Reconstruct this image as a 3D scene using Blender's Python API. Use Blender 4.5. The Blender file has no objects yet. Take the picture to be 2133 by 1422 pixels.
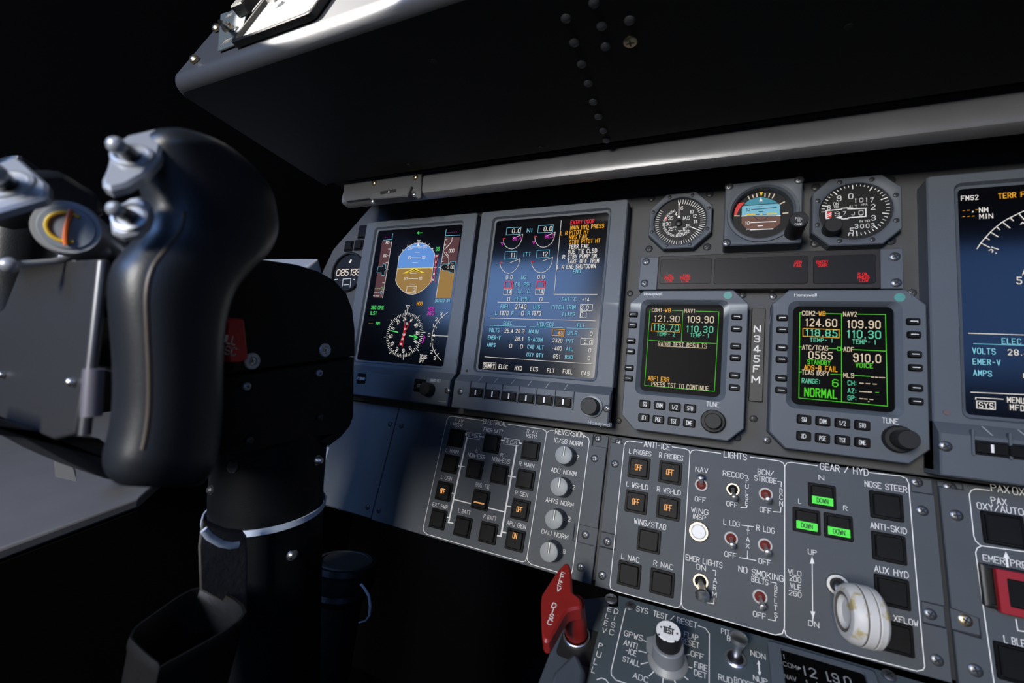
import bpy, bmesh, math, random
import numpy as np
from mathutils import Matrix, Vector
random.seed(4)
SC = bpy.context.scene
COL = SC.collection
# ------------------------------------------------------------------ frames of reference
# panel coordinates: u right along the instrument panel, y up along it, h out of it towards the pilot (metres)
TILT = math.radians(4.2)
OUT = Vector((0, -math.cos(TILT), math.sin(TILT)))
UPV = Vector((0, math.sin(TILT), math.cos(TILT)))
def W(u, y, h): return Vector((0, 0, 1.0)) + Vector((u, 0, 0)) + UPV * y + OUT * h
# camera (measured from the photograph: 2133 x 1422, focal length in pixels)
CR = np.array([[0.9080901, -0.1153230, 0.4025828], [0.0444611, 0.9824515, 0.1811416], [-0.4164079, -0.1465936, 0.8972813]])
CC = (0.4045023, -0.2070583, 0.4160248)
FPX = 903.61
def dirw(v):  # (u, v down, n into panel) -> world
    return Vector((v[0], 0, 0)) - UPV * v[1] - OUT * v[2]
cam_d = bpy.data.cameras.new('camera'); cam = bpy.data.objects.new('camera', cam_d); COL.objects.link(cam)
cam_d.sensor_fit = 'HORIZONTAL'; cam_d.sensor_width = 36; cam_d.lens = 36 * FPX / 2133
cam_d.clip_start = 0.01; cam_d.clip_end = 50
CAMP = W(*CC)
xr, yd, zf = [dirw(CR[i]) for i in range(3)]
m = Matrix((xr, -yd, -zf)).transposed().to_4x4(); m.translation = CAMP
cam.matrix_world = m
SC.camera = cam
cam_d.dof.use_dof = True; cam_d.dof.focus_distance = 0.47; cam_d.dof.aperture_fstop = 6.5
def ray(px, py):
    return (xr * ((px - 1066.5) / FPX) + yd * ((py - 711) / FPX) + zf)
# ------------------------------------------------------------------ light
wd = bpy.data.worlds.new('World'); SC.world = wd; wd.use_nodes = True
wd.node_tree.nodes['Background'].inputs[0].default_value = (0.55, 0.70, 1.0, 1)
wd.node_tree.nodes['Background'].inputs[1].default_value = 0.075
def area(name, loc, aim, sx, sy, power, color):
    l = bpy.data.lights.new(name, 'AREA'); l.shape = 'RECTANGLE'; l.size = sx; l.size_y = sy; l.energy = power; l.color = color
    o = bpy.data.objects.new(name, l); COL.objects.link(o); o.location = loc
    o.rotation_euler = (aim - loc).to_track_quat('-Z', 'Y').to_euler()
    return o
# daylight entering by the pilot's and the copilot's side windows, behind the camera
area('daylight_side_window', W(-0.50, 0.40, 1.45), W(0.25, -0.05, 0.0), 0.75, 0.50, 11.5, (0.25, 0.47, 1.0))
area('daylight_far_window', W(1.40, 0.32, 1.45), W(0.65, -0.05, 0.0), 0.75, 0.50, 3.6, (0.16, 0.38, 1.0))
# daylight through the open entry door behind the pilots
area('daylight_cabin_door', W(0.12, 0.03, 1.62), W(0.40, -0.12, 0.0), 0.28, 0.42, 26.0, (1.0, 0.97, 0.93))
# a beam of sun through the windshield onto the glareshield lip
sp = bpy.data.lights.new('sunbeam', 'SPOT'); sp.energy = 420; sp.color = (1, 0.94, 0.85); sp.spot_size = math.radians(14.0); sp.spot_blend = 0.05; sp.shadow_soft_size = 0.004
spo = bpy.data.objects.new('sunbeam', sp); COL.objects.link(spo)
spo.location = W(-0.46, 0.405, 0.85)
spo.rotation_euler = (W(0.127, 0.1445, 0.205) - spo.location).to_track_quat('-Z', 'Y').to_euler()
SC.view_settings.view_transform = 'Standard'; SC.view_settings.look = 'None'
SC.view_settings.exposure = 0; SC.view_settings.gamma = 1; SC.view_settings.use_curve_mapping = False
# ------------------------------------------------------------------ materials
MATS = {}
def mat(name, col, rough=0.5, metal=0.0, spec=0.5, bump=0.0, scale=400, wear=None, emit=None, coat=0.0, var=0.0):
    if name in MATS: return MATS[name]
    M = bpy.data.materials.new(name); M.use_nodes = True
    nt = M.node_tree; b = nt.nodes['Principled BSDF']
    b.inputs['Base Color'].default_value = (*col, 1); b.inputs['Roughness'].default_value = rough
    b.inputs['Metallic'].default_value = metal; b.inputs['Specular IOR Level'].default_value = spec
    b.inputs['Coat Weight'].default_value = coat
    if emit is not None:
        b.inputs['Emission Color'].default_value = (*col, 1); b.inputs['Emission Strength'].default_value = emit
        b.inputs['Base Color'].default_value = (0.01, 0.01, 0.01, 1); b.inputs['Specular IOR Level'].default_value = 0.0
    if bump or wear or var:
        tc = nt.nodes.new('ShaderNodeTexCoord'); n = nt.nodes.new('ShaderNodeTexNoise'); n.inputs['Scale'].default_value = scale
        n.inputs['Detail'].default_value = 3; nt.links.new(tc.outputs['Object'], n.inputs['Vector'])
        if bump:
            bp = nt.nodes.new('ShaderNodeBump'); bp.inputs['Strength'].default_value = bump; bp.inputs['Distance'].default_value = 0.0004
            nt.links.new(n.outputs['Fac'], bp.inputs['Height']); nt.links.new(bp.outputs['Normal'], b.inputs['Normal'])
        if wear or var:
            n2 = nt.nodes.new('ShaderNodeTexNoise'); n2.inputs['Scale'].default_value = wear[1] if wear else 25; n2.inputs['Detail'].default_value = 6
            nt.links.new(tc.outputs['Object'], n2.inputs['Vector'])
            r = nt.nodes.new('ShaderNodeValToRGB')
            if wear:
                r.color_ramp.elements[0].position = wear[2]; r.color_ramp.elements[1].position = wear[2] + 0.06
                c0, c1 = col, wear[0]
            else:
                r.color_ramp.elements[0].position = 0.3; r.color_ramp.elements[1].position = 0.7
                c0 = tuple(c * (1 - var) for c in col); c1 = tuple(c * (1 + var) for c in col)
            r.color_ramp.elements[0].color = (*c0, 1); r.color_ramp.elements[1].color = (*c1, 1)
            nt.links.new(n2.outputs['Fac'], r.inputs['Fac']); nt.links.new(r.outputs['Color'], b.inputs['Base Color'])
    MATS[name] = M
    return M
PANEL = mat('panel_grey_paint', (0.060, 0.068, 0.077), 0.62, spec=0.35, bump=0.25, scale=1800, var=0.06)
BEZEL = mat('bezel_blue_grey_paint', (0.072, 0.084, 0.100), 0.52, spec=0.4, bump=0.25, scale=2200, var=0.05)
TAUPE = mat('panel_base_taupe_paint', (0.058, 0.059, 0.060), 0.6, spec=0.35, bump=0.3, scale=1500, var=0.1)
PEDP = mat('pedestal_blue_grey_paint', (0.052, 0.068, 0.077), 0.6, spec=0.35, bump=0.25, scale=1800, var=0.06)
BRKP = mat('bracket_grey_paint', (0.085, 0.087, 0.09), 0.45, bump=0.15, scale=900)
RAILP = mat('rail_grey_paint', (0.16, 0.16, 0.165), 0.34, metal=0.25, bump=0.15, scale=900, var=0.12)
BLACK = mat('black_plastic', (0.006, 0.006, 0.0065), 0.42, spec=0.35, bump=0.15, scale=1500)
CAPB = mat('button_black', (0.0062, 0.006, 0.006), 0.5, spec=0.12, bump=0.1, scale=900, var=0.3)
KNOBB = mat('black_knob_rubber', (0.010, 0.010, 0.0105), 0.55, spec=0.3)
SHIELD = mat('glareshield_black_paint', (0.0055, 0.0068, 0.0078), 0.6, spec=0.2, bump=0.3, scale=900)
LIPP = mat('glareshield_lip_grey', (0.05, 0.052, 0.057), 0.42, bump=0.2, scale=1200)
YOKE = mat('yoke_black_plastic', (0.011, 0.0128, 0.016), 0.40, bump=0.25, scale=1400)
COLM = mat('column_black_paint', (0.003, 0.0036, 0.0045), 0.5, spec=0.2, bump=0.2, scale=900)
GLASS = mat('screen_glass', (0.002, 0.002, 0.003), 0.16, spec=0.43)
DULLG = mat('screen_black_matte', (0.002, 0.002, 0.002), 0.45, spec=0.04)
GAUGEB = mat('gauge_face_black', (0.006, 0.006, 0.006), 0.6, spec=0.3)
IASF = mat('airspeed_face_charcoal', (0.016, 0.0155, 0.015), 0.6, spec=0.3)
STEEL = mat('steel', (0.72, 0.71, 0.70), 0.33, metal=1.0)
RIMB = mat('button_rim_black', (0.0025, 0.0025, 0.003), 0.5, spec=0.12)
DSTEEL = mat('dark_screw_steel', (0.16, 0.165, 0.175), 0.38, metal=0.85)
BLKSCR = mat('black_screw', (0.04, 0.042, 0.045), 0.4, metal=0.4)
BRASS = mat('brass_screw', (0.62, 0.50, 0.32), 0.33, metal=1.0)
RECESS = mat('screw_recess_black', (0.004, 0.004, 0.004), 0.7)
WHITEP = mat('white_lettering_paint', (0.80, 0.79, 0.76), 0.6)
GREYP = mat('grey_lettering_paint', (0.34, 0.35, 0.37), 0.6)
KNOBG = mat('knob_grey', (0.25, 0.27, 0.275), 0.5, var=0.06)
KNOBD = mat('knob_skirt_slate', (0.065, 0.075, 0.085), 0.5)
REDP = mat('red_paint', (0.24, 0.012, 0.010), 0.45, bump=0.2, scale=700, var=0.12)
REDB = mat('red_boot_rubber', (0.15, 0.022, 0.014), 0.6)
WHITEK = mat('wheel_worn_white', (0.55, 0.53, 0.50), 0.5, wear=((0.40, 0.32, 0.14), 95, 0.565), bump=0.2)
PLASTW = mat('white_cable_tie', (0.52, 0.60, 0.72), 0.4)
OLIVE = mat('worn_dark_leather', (0.0075, 0.007, 0.0065), 0.55, spec=0.35, bump=0.6, scale=300, var=0.3)
PLATE = mat('yoke_silver_plate', (0.42, 0.44, 0.48), 0.36, metal=0.4, var=0.1)
CONSO = mat('console_grey_beige', (0.15, 0.145, 0.145), 0.6, var=0.06)
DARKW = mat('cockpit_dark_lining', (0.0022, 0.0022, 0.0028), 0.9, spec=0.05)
TEAL = mat('teal_sticker', (0.06, 0.24, 0.21), 0.5)
WBUT = mat('white_button', (0.70, 0.70, 0.69), 0.4)
def em(n, c, s=1.0): return mat('glow_' + n, c, emit=s)
INKM = {'w': WHITEP, 'k': GREYP, 'b': mat('black_print', (0.006, 0.006, 0.006), 0.6),
 'W': em('white', (0.80, 0.76, 0.72)), 'C': em('cyan', (0.22, 0.60, 0.78)), 'R': em('red', (0.85, 0.03, 0.05)), 'A': em('amber', (0.85, 0.40, 0.03)),
 'M': em('magenta', (0.70, 0.03, 0.55)), 'G': em('green', (0.08, 0.70, 0.14)), 'N': em('tan', (0.68, 0.56, 0.40)), 'T': em('teal', (0.12, 0.58, 0.36)),
 'L': em('lime', (0.07, 0.58, 0.02)), 'S': em('sky_blue', (0.11, 0.27, 0.66)), 'E': em('earth_tan', (0.30, 0.175, 0.05)), 'V': em('mauve', (0.085, 0.034, 0.04)),
 'K': mat('black_fill', (0.002, 0.002, 0.002), 0.6, spec=0.1), 'Y': em('yellow', (0.85, 0.66, 0.05)), 'O': em('orange_legend', (1.0, 0.47, 0.16), 1.1), 'P': em('warning_red', (0.9, 0.02, 0.03), 1.0),
 'D': em('digit_warm', (0.85, 0.72, 0.62)), 'g': em('lens_green', (0.10, 0.85, 0.10), 1.0), 'd': mat('legend_dark_green', (0.01, 0.08, 0.01), 0.6),
 'y': mat('yellow_paint', (0.72, 0.47, 0.02), 0.6), 'c': mat('gauge_sky', (0.16, 0.45, 0.58), 0.6), 'q': mat('gauge_sky_deep', (0.035, 0.24, 0.32), 0.6), 'o': mat('gauge_earth', (0.125, 0.05, 0.028), 0.6), 'r': mat('gauge_red', (0.62, 0.03, 0.03), 0.6), 'l': mat('lcd_segment', (0.26, 0.26, 0.26), 0.6), 't': mat('cream_paint', (0.62, 0.52, 0.38), 0.6)}
# ------------------------------------------------------------------ geometry helpers
class Frame:
    def __init__(s, o, ex, ey):
        s.o = Vector(o); s.ex = Vector(ex).normalized(); s.ez = s.ex.cross(Vector(ey)).normalized(); s.ey = s.ez.cross(s.ex)
        s.ox = s.oy = 0.0; s.sc = 1.0
    def zoom(s, ox, oy, sc): s.ox, s.oy, s.sc = ox, oy, sc; return s
    def uv(s, x, y, z=0.0):
        d = ray(s.ox + x / s.sc, s.oy + y / s.sc)
        o = s.o + s.ez * z
        P = CAMP + d * ((o - CAMP).dot(s.ez) / d.dot(s.ez)) - s.o
        return (P.dot(s.ex), P.dot(s.ey))
    def size(s, x, y, w, h, z=0.0):  # size in metres of a w x h zoomed-pixel extent at that spot
        a = s.uv(x, y, z)
        e = 1e-4
        def pr(q):
            P = s.o + s.ex * q[0] + s.ey * q[1] + s.ez * z - CAMP
            k = P.dot(zf); return (P.dot(xr) / k * FPX, P.dot(yd) / k * FPX)
        p0, p1, p2 = pr(a), pr((a[0] + e, a[1])), pr((a[0], a[1] + e))
        return (w / s.sc / (abs(p1[0] - p0[0]) / e), h / s.sc / (abs(p2[1] - p0[1]) / e))
    def mat4(s):
        M = Matrix((s.ex, s.ey, s.ez)).transposed().to_4x4(); M.translation = s.o; return M
def rr(cx, cy, w, h, r, n=4):
    r = max(min(r, w / 2 - 1e-6, h / 2 - 1e-6), 1e-6); P = []
    for (sx, sy, a0) in ((1, 1, 0), (-1, 1, 90), (-1, -1, 180), (1, -1, 270)):
        for k in range(n + 1):
            a = math.radians(a0 + 90 * k / n)
            P.append((cx + sx * (w / 2 - r) + r * math.cos(a), cy + sy * (h / 2 - r) + r * math.sin(a)))
    return P
def circ(cx, cy, r, n=32, kn=0):
    return [(cx + (r * (1 - kn * (i % 2))) * math.cos(2 * math.pi * i / n), cy + (r * (1 - kn * (i % 2))) * math.sin(2 * math.pi * i / n)) for i in range(n)]
def octo(cx, cy, w, h, c):
    a, b = w / 2, h / 2
    return [(cx + x, cy + y) for x, y in ((a, b - c), (a - c, b), (c - a, b), (-a, b - c), (-a, c - b), (c - a, -b), (a - c, -b), (a, c - b))]
def resamp(poly, c, angs):
    out = []
    n = len(poly)
    for t in angs:
        dx, dy = math.cos(t), math.sin(t); best = None
        for i in range(n):
            x0, y0 = poly[i][0] - c[0], poly[i][1] - c[1]; x1, y1 = poly[(i + 1) % n][0] - c[0], poly[(i + 1) % n][1] - c[1]
            ex, ey = x1 - x0, y1 - y0; den = dx * ey - dy * ex
            if abs(den) < 1e-15: continue
            s = (x0 * ey - y0 * ex) / den; k = (x0 * dy - y0 * dx) / den
            if s > 0 and -1e-6 <= k <= 1 + 1e-6 and (best is None or s > best): best = s
        out.append((c[0] + dx * best, c[1] + dy * best))
    return out
class MB:
    """collects shapes of one mesh part"""
    def __init__(s): s.v = []; s.f = []; s.m = []; s.mats = []
    def mi(s, M):
        if M not in s.mats: s.mats.append(M)
        return s.mats.index(M)
    def face(s, idx, M): s.f.append(idx); s.m.append(s.mi(M))
    def loops3(s, L, M, cap0=False, cap1=True, close=True):
        base = len(s.v); n = len(L[0])
        for l in L: s.v.extend([tuple(p) for p in l])
        for k in range(len(L) - 1):
            for i in range(n if close else n - 1):
                j = (i + 1) % n; a = base + k * n
                s.face((a + i, a + j, a + n + j, a + n + i), M)
        if cap0: s.face(tuple(base + i for i in reversed(range(n))), M)
        if cap1: s.face(tuple(base + (len(L) - 1) * n + i for i in range(n)), M)
        return s
    def loft(s, L, M, cap0=False, cap1=True, c=None):
        """L: list of (outline, z); outlines of different counts are matched by angle"""
        if len({len(p) for p, z in L}) > 1:
            if c is None:
                q = L[-1][0]; c = (sum(p[0] for p in q) / len(q), sum(p[1] for p in q) / len(q))
            A = set()
            for p, z in L:
                for x, y in p: A.add(round(math.atan2(y - c[1], x - c[0]), 4))
            A = sorted(A); B = []
            for a in A:
                if not B or a - B[-1] > 0.004: B.append(a)
            L = [(resamp(p, c, B), z) for p, z in L]
        return s.loops3([[(x, y, z) for x, y in p] for p, z in L], M, cap0, cap1)
    def box(s, cx, cy, w, h, z0, z1, M, r=0.0, b=0.0):
        if b: return s.loft([(rr(cx, cy, w, h, r), z0), (rr(cx, cy, w, h, r), z1 - b), (rr(cx, cy, w - 2 * b, h - 2 * b, max(r - b, 0)), z1)], M)
        return s.loft([(rr(cx, cy, w, h, r), z0), (rr(cx, cy, w, h, r), z1)], M)
    def prism(s, poly, z0, z1, M, b=0.0):
        L = [(poly, z0), (poly, z1)]
        if b:
            n = len(poly); ins = []
            ar = sum(poly[i][0] * poly[(i + 1) % n][1] - poly[(i + 1) % n][0] * poly[i][1] for i in range(n))
            if ar < 0: poly = poly[::-1]
            for i in range(n):
                p0, p1, p2 = Vector(poly[i - 1]), Vector(poly[i]), Vector(poly[(i + 1) % n])
                d1, d2 = (p1 - p0).normalized(), (p2 - p1).normalized()
                n1, n2 = Vector((-d1.y, d1.x)), Vector((-d2.y, d2.x)); k = max(1 + n1.dot(n2), 0.4)
                ins.append(tuple(p1 + (n1 + n2) * (b / k)))
            L = [(poly, z0), (poly, z1 - b), (ins, z1)]
        return s.loops3([[(x, y, z) for x, y in p] for p, z in L], M, True, True)
    def lathe(s, cx, cy, prof, M, n=32, cap0=False, cap1=True):
        return s.loops3([[(x, y, z) for x, y in circ(cx, cy, r, n)] for r, z in prof], M, cap0, cap1)
    def sweep(s, pts, rad, M, n=14, caps=True, up=(0, 0, 1)):
        """tube along 3-D points; rad: radius or (ra, rb) per point"""
        P = [Vector(p) for p in pts]; L = []; U = Vector(up)
        for i, p in enumerate(P):
            t = (P[min(i + 1, len(P) - 1)] - P[max(i - 1, 0)]).normalized()
            a = t.cross(U)
            if a.length < 1e-4: a = t.cross(Vector((1, 0.2, 0)))
            a.normalize(); b = a.cross(t)
            r = rad[i] if isinstance(rad, (list, tuple)) else rad
            ra, rb = r if isinstance(r, (list, tuple)) else (r, r)
            L.append([p + a * ra * math.cos(2 * math.pi * k / n) + b * rb * math.sin(2 * math.pi * k / n) for k in range(n)])
        return s.loops3(L, M, caps, caps)
    def ball(s, c, r, M, n=14):
        c = Vector(c); L = []
        for i in range(1, 8):
            a = math.pi * i / 8
            L.append([c + Vector((r * math.sin(a) * math.cos(2 * math.pi * k / n), r * math.sin(a) * math.sin(2 * math.pi * k / n), -r * math.cos(a))) for k in range(n)])
        return s.loops3(L, M, True, True)
    def mesh(s, name, flat=False, off=(0, 0, 0)):
        me = bpy.data.meshes.new(name)
        me.from_pydata([(v[0] - off[0], v[1] - off[1], v[2] - off[2]) for v in s.v], [], s.f)
        for M in s.mats: me.materials.append(M)
        me.polygons.foreach_set('material_index', s.m)
        if not flat:
            b = bmesh.new(); b.from_mesh(me); bmesh.ops.recalc_face_normals(b, faces=b.faces); b.to_mesh(me); b.free()
            me.polygons.foreach_set('use_smooth', [True] * len(me.polygons)); me.set_sharp_from_angle(angle=math.radians(32))
        me.update(); return me
def link(name, me, parent=None, loc=(0, 0, 0), label=None):
    o = bpy.data.objects.new(name, me); COL.objects.link(o); o.location = loc
    if label: o['label'] = label
    if parent is not None: o.parent = parent
    return o
def props(o, label, cat, group=None, kind=None):
    if label: o['label'] = label
    if cat: o['category'] = cat
    if group: o['group'] = group
    if kind: o['kind'] = kind
    return o
class Thing:
    """an Empty at the thing's base in a frame; parts are modelled in the frame's own coordinates"""
    def __init__(s, name, label, cat, fr, c=(0, 0, 0), group=None):
        s.fr = fr; s.c = c
        s.root = bpy.data.objects.new(name, None); COL.objects.link(s.root); s.root.empty_display_size = 0.01
        s.root.matrix_world = fr.mat4() @ Matrix.Translation(c)
        props(s.root, label, cat, group)
    def part(s, name, mb, parent=None, flat=False, label=None, bev=0.0):
        o = link(name, mb.mesh(name, flat, s.c), parent or s.root)
        if label: o['label'] = label
        if bev:
            b = o.modifiers.new('bevel', 'BEVEL'); b.width = bev; b.segments = 2; b.limit_method = 'ANGLE'; b.angle_limit = math.radians(40)
        return o
    def put(s, name, me, x, y, z, parent=None, rot=0.0, label=None):
        o = link(name, me, parent or s.root, (x - s.c[0], y - s.c[1], z - s.c[2]))
        o.rotation_euler = (0, 0, rot)
        if label: o['label'] = label
        return o
# ------------------------------------------------------------------ stroke lettering
FONT = {'A': '004c80|1474', 'B': '000c5c7a785606|5674725000', 'C': '8a6c2c0a02206082', 'D': '000c5c89835000', 'E': '8c0c0080|0666', 'F': '8c0c00|0666',
 'G': '8a6c2c0a022060828656', 'H': '000c|808c|0686', 'I': '101c', 'J': '6c62402002', 'K': '0c00|8c04|2780', 'L': '0c0070', 'M': '000c448c80', 'N': '000c808c',
 'O': '2c6c8a826020020a2c', 'P': '000c5c8a885606', 'Q': '2c6c8a826020020a2c|5480', 'R': '000c5c8a885606|4680', 'S': '8a6c2c0a082666848260200 2'.replace(' ', ''),
 'T': '404c|0c8c', 'U': '0c022060828c', 'V': '0c408c', 'W': '0c20488' + '0'[:0] + '', 'X': '008c|0c80', 'Y': '0c468c|4640', 'Z': '0c8c0080',
 '0': '2c5c7a725020020a2c', '1': '1a3c30', '2': '0a2c5c7a780070', '3': '0a2c5c7a785626|5674725020 02'.replace(' ', ''), '4': '505c0383', '5': '7c1c1757757250 2002'.replace(' ', ''),
 '6': '7b5c2c0a02205072755727' + '05', '7': '0c7c20', '8': '2c5c7a785626080a2c|5674725020020426', '9': '022050727a5c2c0a082656' + '78', '.': '1011', '-': '1666', '/': '008c',
 ':': '1213|1819', '+': '1676|4349', '°': '1c3c3a1a1c', ',': '1201', '*': '2868|4b45', '^': '0c4c'}
FONT['W'] = '0c20' + '48' + '60' + '8c'
WID = {'I': 2, '.': 2, ':': 2, ' ': 5, '1': 4, '°': 4, '-': 7, 'L': 7, 'J': 6, '/': 8, ',': 2}
def glyph_w(c): return WID.get(c, 7 if c.isdigit() else 8)
class Ink:
    """lettering, lines and fills lying on a surface of a frame, gathered into one mesh"""
    def __init__(s, fr, z, dz=1.0e-5): s.fr = fr; s.z = z; s.mb = MB(); s.k = 0; s.dz = dz; s.gap = 3.0
    def zoom(s, *a): s.fr.zoom(*a); return s
    def _z(s): s.k += 1; return s.z + min(s.k, 60) * s.dz
    def ribbon(s, pts, t, M, z=None, close=False):
        z = s._z() if z is None else z
        P = [Vector(p) for p in pts]
        if close: P.append(P[0])
        for a, b in zip(P, P[1:]):
            d = (b - a)
            if d.length < 1e-9: continue
            d.normalize(); n = Vector((-d.y, d.x)) * t / 2; e = d * t * 0.42
            q = [a - e - n, b + e - n, b + e + n, a - e + n]; i = len(s.mb.v)
            s.mb.v.extend([(p.x, p.y, z) for p in q]); s.mb.face((i, i + 1, i + 2, i + 3), M)
    def line(s, pts, col='w', t=0.0004, close=False):
        s.ribbon([s.fr.uv(x, y, s.z) for x, y in pts], t, INKM[col], close=close)
    def fill(s, pts, col):
        z = s._z(); q = [s.fr.uv(x, y, s.z) for x, y in pts]; i = len(s.mb.v)
        s.mb.v.extend([(x, y, z) for x, y in q])
        a = sum(q[k][0] * q[(k + 1) % len(q)][1] - q[(k + 1) % len(q)][0] * q[k][1] for k in range(len(q)))
        idx = tuple(range(i, i + len(q))); s.mb.face(idx if a > 0 else idx[::-1], INKM[col])
    def raw(s, text, x, y, h, w, col, t, rot=0.0):
        tot = sum(glyph_w(c) for c in text) + s.gap * (len(text) - 1)
        sx, sy = w / max(tot, 1e-6), h / 12.0; cx = -w / 2; z = s._z(); cs, sn = math.cos(rot), math.sin(rot)
        for c in text:
            if c in FONT:
                for st in FONT[c].split('|'):
                    pp = [(cx + int(st[i], 16) * sx, -h / 2 + int(st[i + 1], 16) * sy) for i in range(0, len(st) - 1, 2)]
                    s.ribbon([(x + a * cs - b * sn, y + a * sn + b * cs) for a, b in pp], t, INKM[col], z)
            cx += (glyph_w(c) + s.gap) * sx
    def text(s, text, x, y, w, h, col='w', t=0.12, rot=0.0):
        ww, hh = s.fr.size(x, y, w, h, s.z); u, v = s.fr.uv(x, y, s.z)
        s.raw(text, u, v, hh, ww, col, hh * t, rot)
    def many(s, spec, h=None, col='w', t=0.12):
        """'TEXT@x,y,w[,h[,colour]]; ...'"""
        for it in spec.split(';'):
            it = it.strip()
            if not it: continue
            tx, nums = it.rsplit('@', 1); q = nums.split(',')
            s.text(tx, float(q[0]), float(q[1]), float(q[2]), float(q[3]) if len(q) > 3 and q[3] else h, q[4] if len(q) > 4 else col, t)
    def lines(s, spec, col='w', t=0.0004):
        """'x,y x,y ...; ...' polylines, a trailing z closes"""
        for it in spec.split(';'):
            it = it.strip()
            if not it: continue
            cl = it.endswith('z'); pts = [tuple(map(float, p.split(','))) for p in it.rstrip('z').split()]
            s.line(pts, col, t, cl)
    def done(s, th, name='lettering', parent=None):
        return th.part(name, s.mb, parent, flat=True)
def fonttext(th, body, x, y, z, w, M, parent=None, name='brand_lettering', bold=0.0):
    c = bpy.data.curves.new('t', 'FONT'); c.body = body; c.size = 1; c.align_x = 'CENTER'; c.align_y = 'CENTER'; c.offset = bold; c.resolution_u = 3
    o = bpy.data.objects.new('t', c); COL.objects.link(o); dg = bpy.context.evaluated_depsgraph_get()
    me = bpy.data.meshes.new_from_object(o.evaluated_get(dg)); bpy.data.objects.remove(o); bpy.data.curves.remove(c)
    xs = [v.co.x for v in me.vertices]; k = w / (max(xs) - min(xs)); x0 = (max(xs) + min(xs)) / 2
    for v in me.vertices: v.co = ((v.co.x - x0) * k, v.co.y * k, 0)
    me.materials.clear(); me.materials.append(M); me.name = name
    return th.put(name, me, x, y, z, parent)
# ------------------------------------------------------------------ small hardware
_sc = {}
def screw_mesh(r, M, slot=False, flat=0.4):
    key = (round(r, 5), M.name, slot, flat)
    if key not in _sc:
        b = MB(); b.lathe(0, 0, [(r, -0.001), (r, r * 0.25 * flat), (r * 0.8, r * 0.55 * flat), (r * 0.45, r * 0.75 * flat)], M, 20)
        z = r * 0.78 * flat
        b.box(0, 0, r * 1.15, r * 0.22, z - r * 0.1, z + 1e-5, RECESS)
        if not slot: b.box(0, 0, r * 0.22, r * 1.15, z - r * 0.1, z + 2e-5, RECESS)
        _sc[key] = b.mesh('screw')
    return _sc[key]
def screw(th, x, y, z, r=0.0034, M=None, slot=False, parent=None, flat=0.5, label=None):
    return th.put('screw', screw_mesh(r, M or DSTEEL, slot, flat), x, y, z, parent, random.uniform(0, 3), label)
def screws(th, fr, pts, z, r=0.0034, M=None, rim=True):
    for x, y in pts:
        u, v = fr.uv(x, y, z); o = screw(th, u, v, z, r, M)
def frontal(fr, L): return [fr.uv(x, y) for x, y in L]
# ------------------------------------------------------------------ the frames of the cockpit surfaces
ANG = 0.1586052; A62 = math.radians(62)
X = Vector((1, 0, 0))
U = Frame(W(0, 0, 0), X, UPV)                                                             # instrument panel (display screens lie in it)
L = Frame(W(0, -0.2235, -0.014), X, UPV * math.cos(ANG) - OUT * math.sin(ANG))            # switch panels under the displays
P = Frame(W(0, -0.352856, 0.00669), X, UPV * math.cos(A62) - OUT * math.sin(A62))         # pedestal
G = Frame(W(-0.04, 0.046, 0.2362), X, UPV * 0.117 - OUT * 0.035)                          # front face of the glareshield
SW, SH = 0.130, 0.1725
# ------------------------------------------------------------------ setting: floor, side walls, forward bulkhead
def slab(name, a, b, M, kind='structure', label=None, cat=None):
    mb = MB(); P8 = [W(u, y, h) for u in (a[0], b[0]) for y in (a[1], b[1]) for h in (a[2], b[2])]
    mb.v = [tuple(p) for p in P8]
    for f in ((0, 1, 3, 2), (4, 6, 7, 5), (0, 4, 5, 1), (2, 3, 7, 6), (0, 2, 6, 4), (1, 5, 7, 3)): mb.face(f, M)
    o = link(name, mb.mesh(name)); return props(o, label, cat, kind=kind)
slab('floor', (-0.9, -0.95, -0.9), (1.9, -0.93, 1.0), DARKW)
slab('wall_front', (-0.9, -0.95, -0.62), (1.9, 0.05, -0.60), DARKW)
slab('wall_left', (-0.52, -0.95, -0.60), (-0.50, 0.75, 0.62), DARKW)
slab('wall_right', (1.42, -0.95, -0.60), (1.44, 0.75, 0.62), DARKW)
# ------------------------------------------------------------------ instrument panel
ZB = -0.014
ip = Thing('instrument_panel', 'wide grey instrument panel board carrying the displays, radios and round gauges', 'instrument panel', U, (0.45, -0.2235, ZB))
mb = MB(); mb.prism([(-0.115, -0.075), (-0.092, -0.016), (-0.033, 0.046), (0.933, 0.046), (0.992, -0.016), (1.015, -0.075), (1.015, -0.2225), (-0.115, -0.2225)][::-1], ZB - 0.004, ZB, TAUPE, 0.0006)
ip.part('panel_board', mb)
U.zoom(1280, 590, 4.309); screws(ip, U, [(140, 90), (1152, 104), (35, 1232), (1104, 1384), (1248, 1215)], ZB, 0.0031, BLKSCR)
U.zoom(1590, 590, 3.742); screws(ip, U, [(76, 102), (1158, 74), (30, 1222)], ZB, 0.0031, DSTEEL)
U.zoom(1330, 360, 6.094); screws(ip, U, [(165, 325), (905, 270), (135, 965), (870, 940)], ZB, 0.0036, BLKSCR)
U.zoom(1600, 360, 5.469); screws(ip, U, [(545, 165), (1395, 85), (535, 805), (1395, 775)], ZB, 0.0036, BLKSCR)
U.zoom(640, 340, 5.468); screws(ip, U, [(2045, 495), (350, 1110), (625, 1090)], ZB, 0.003, BLKSCR)
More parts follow.
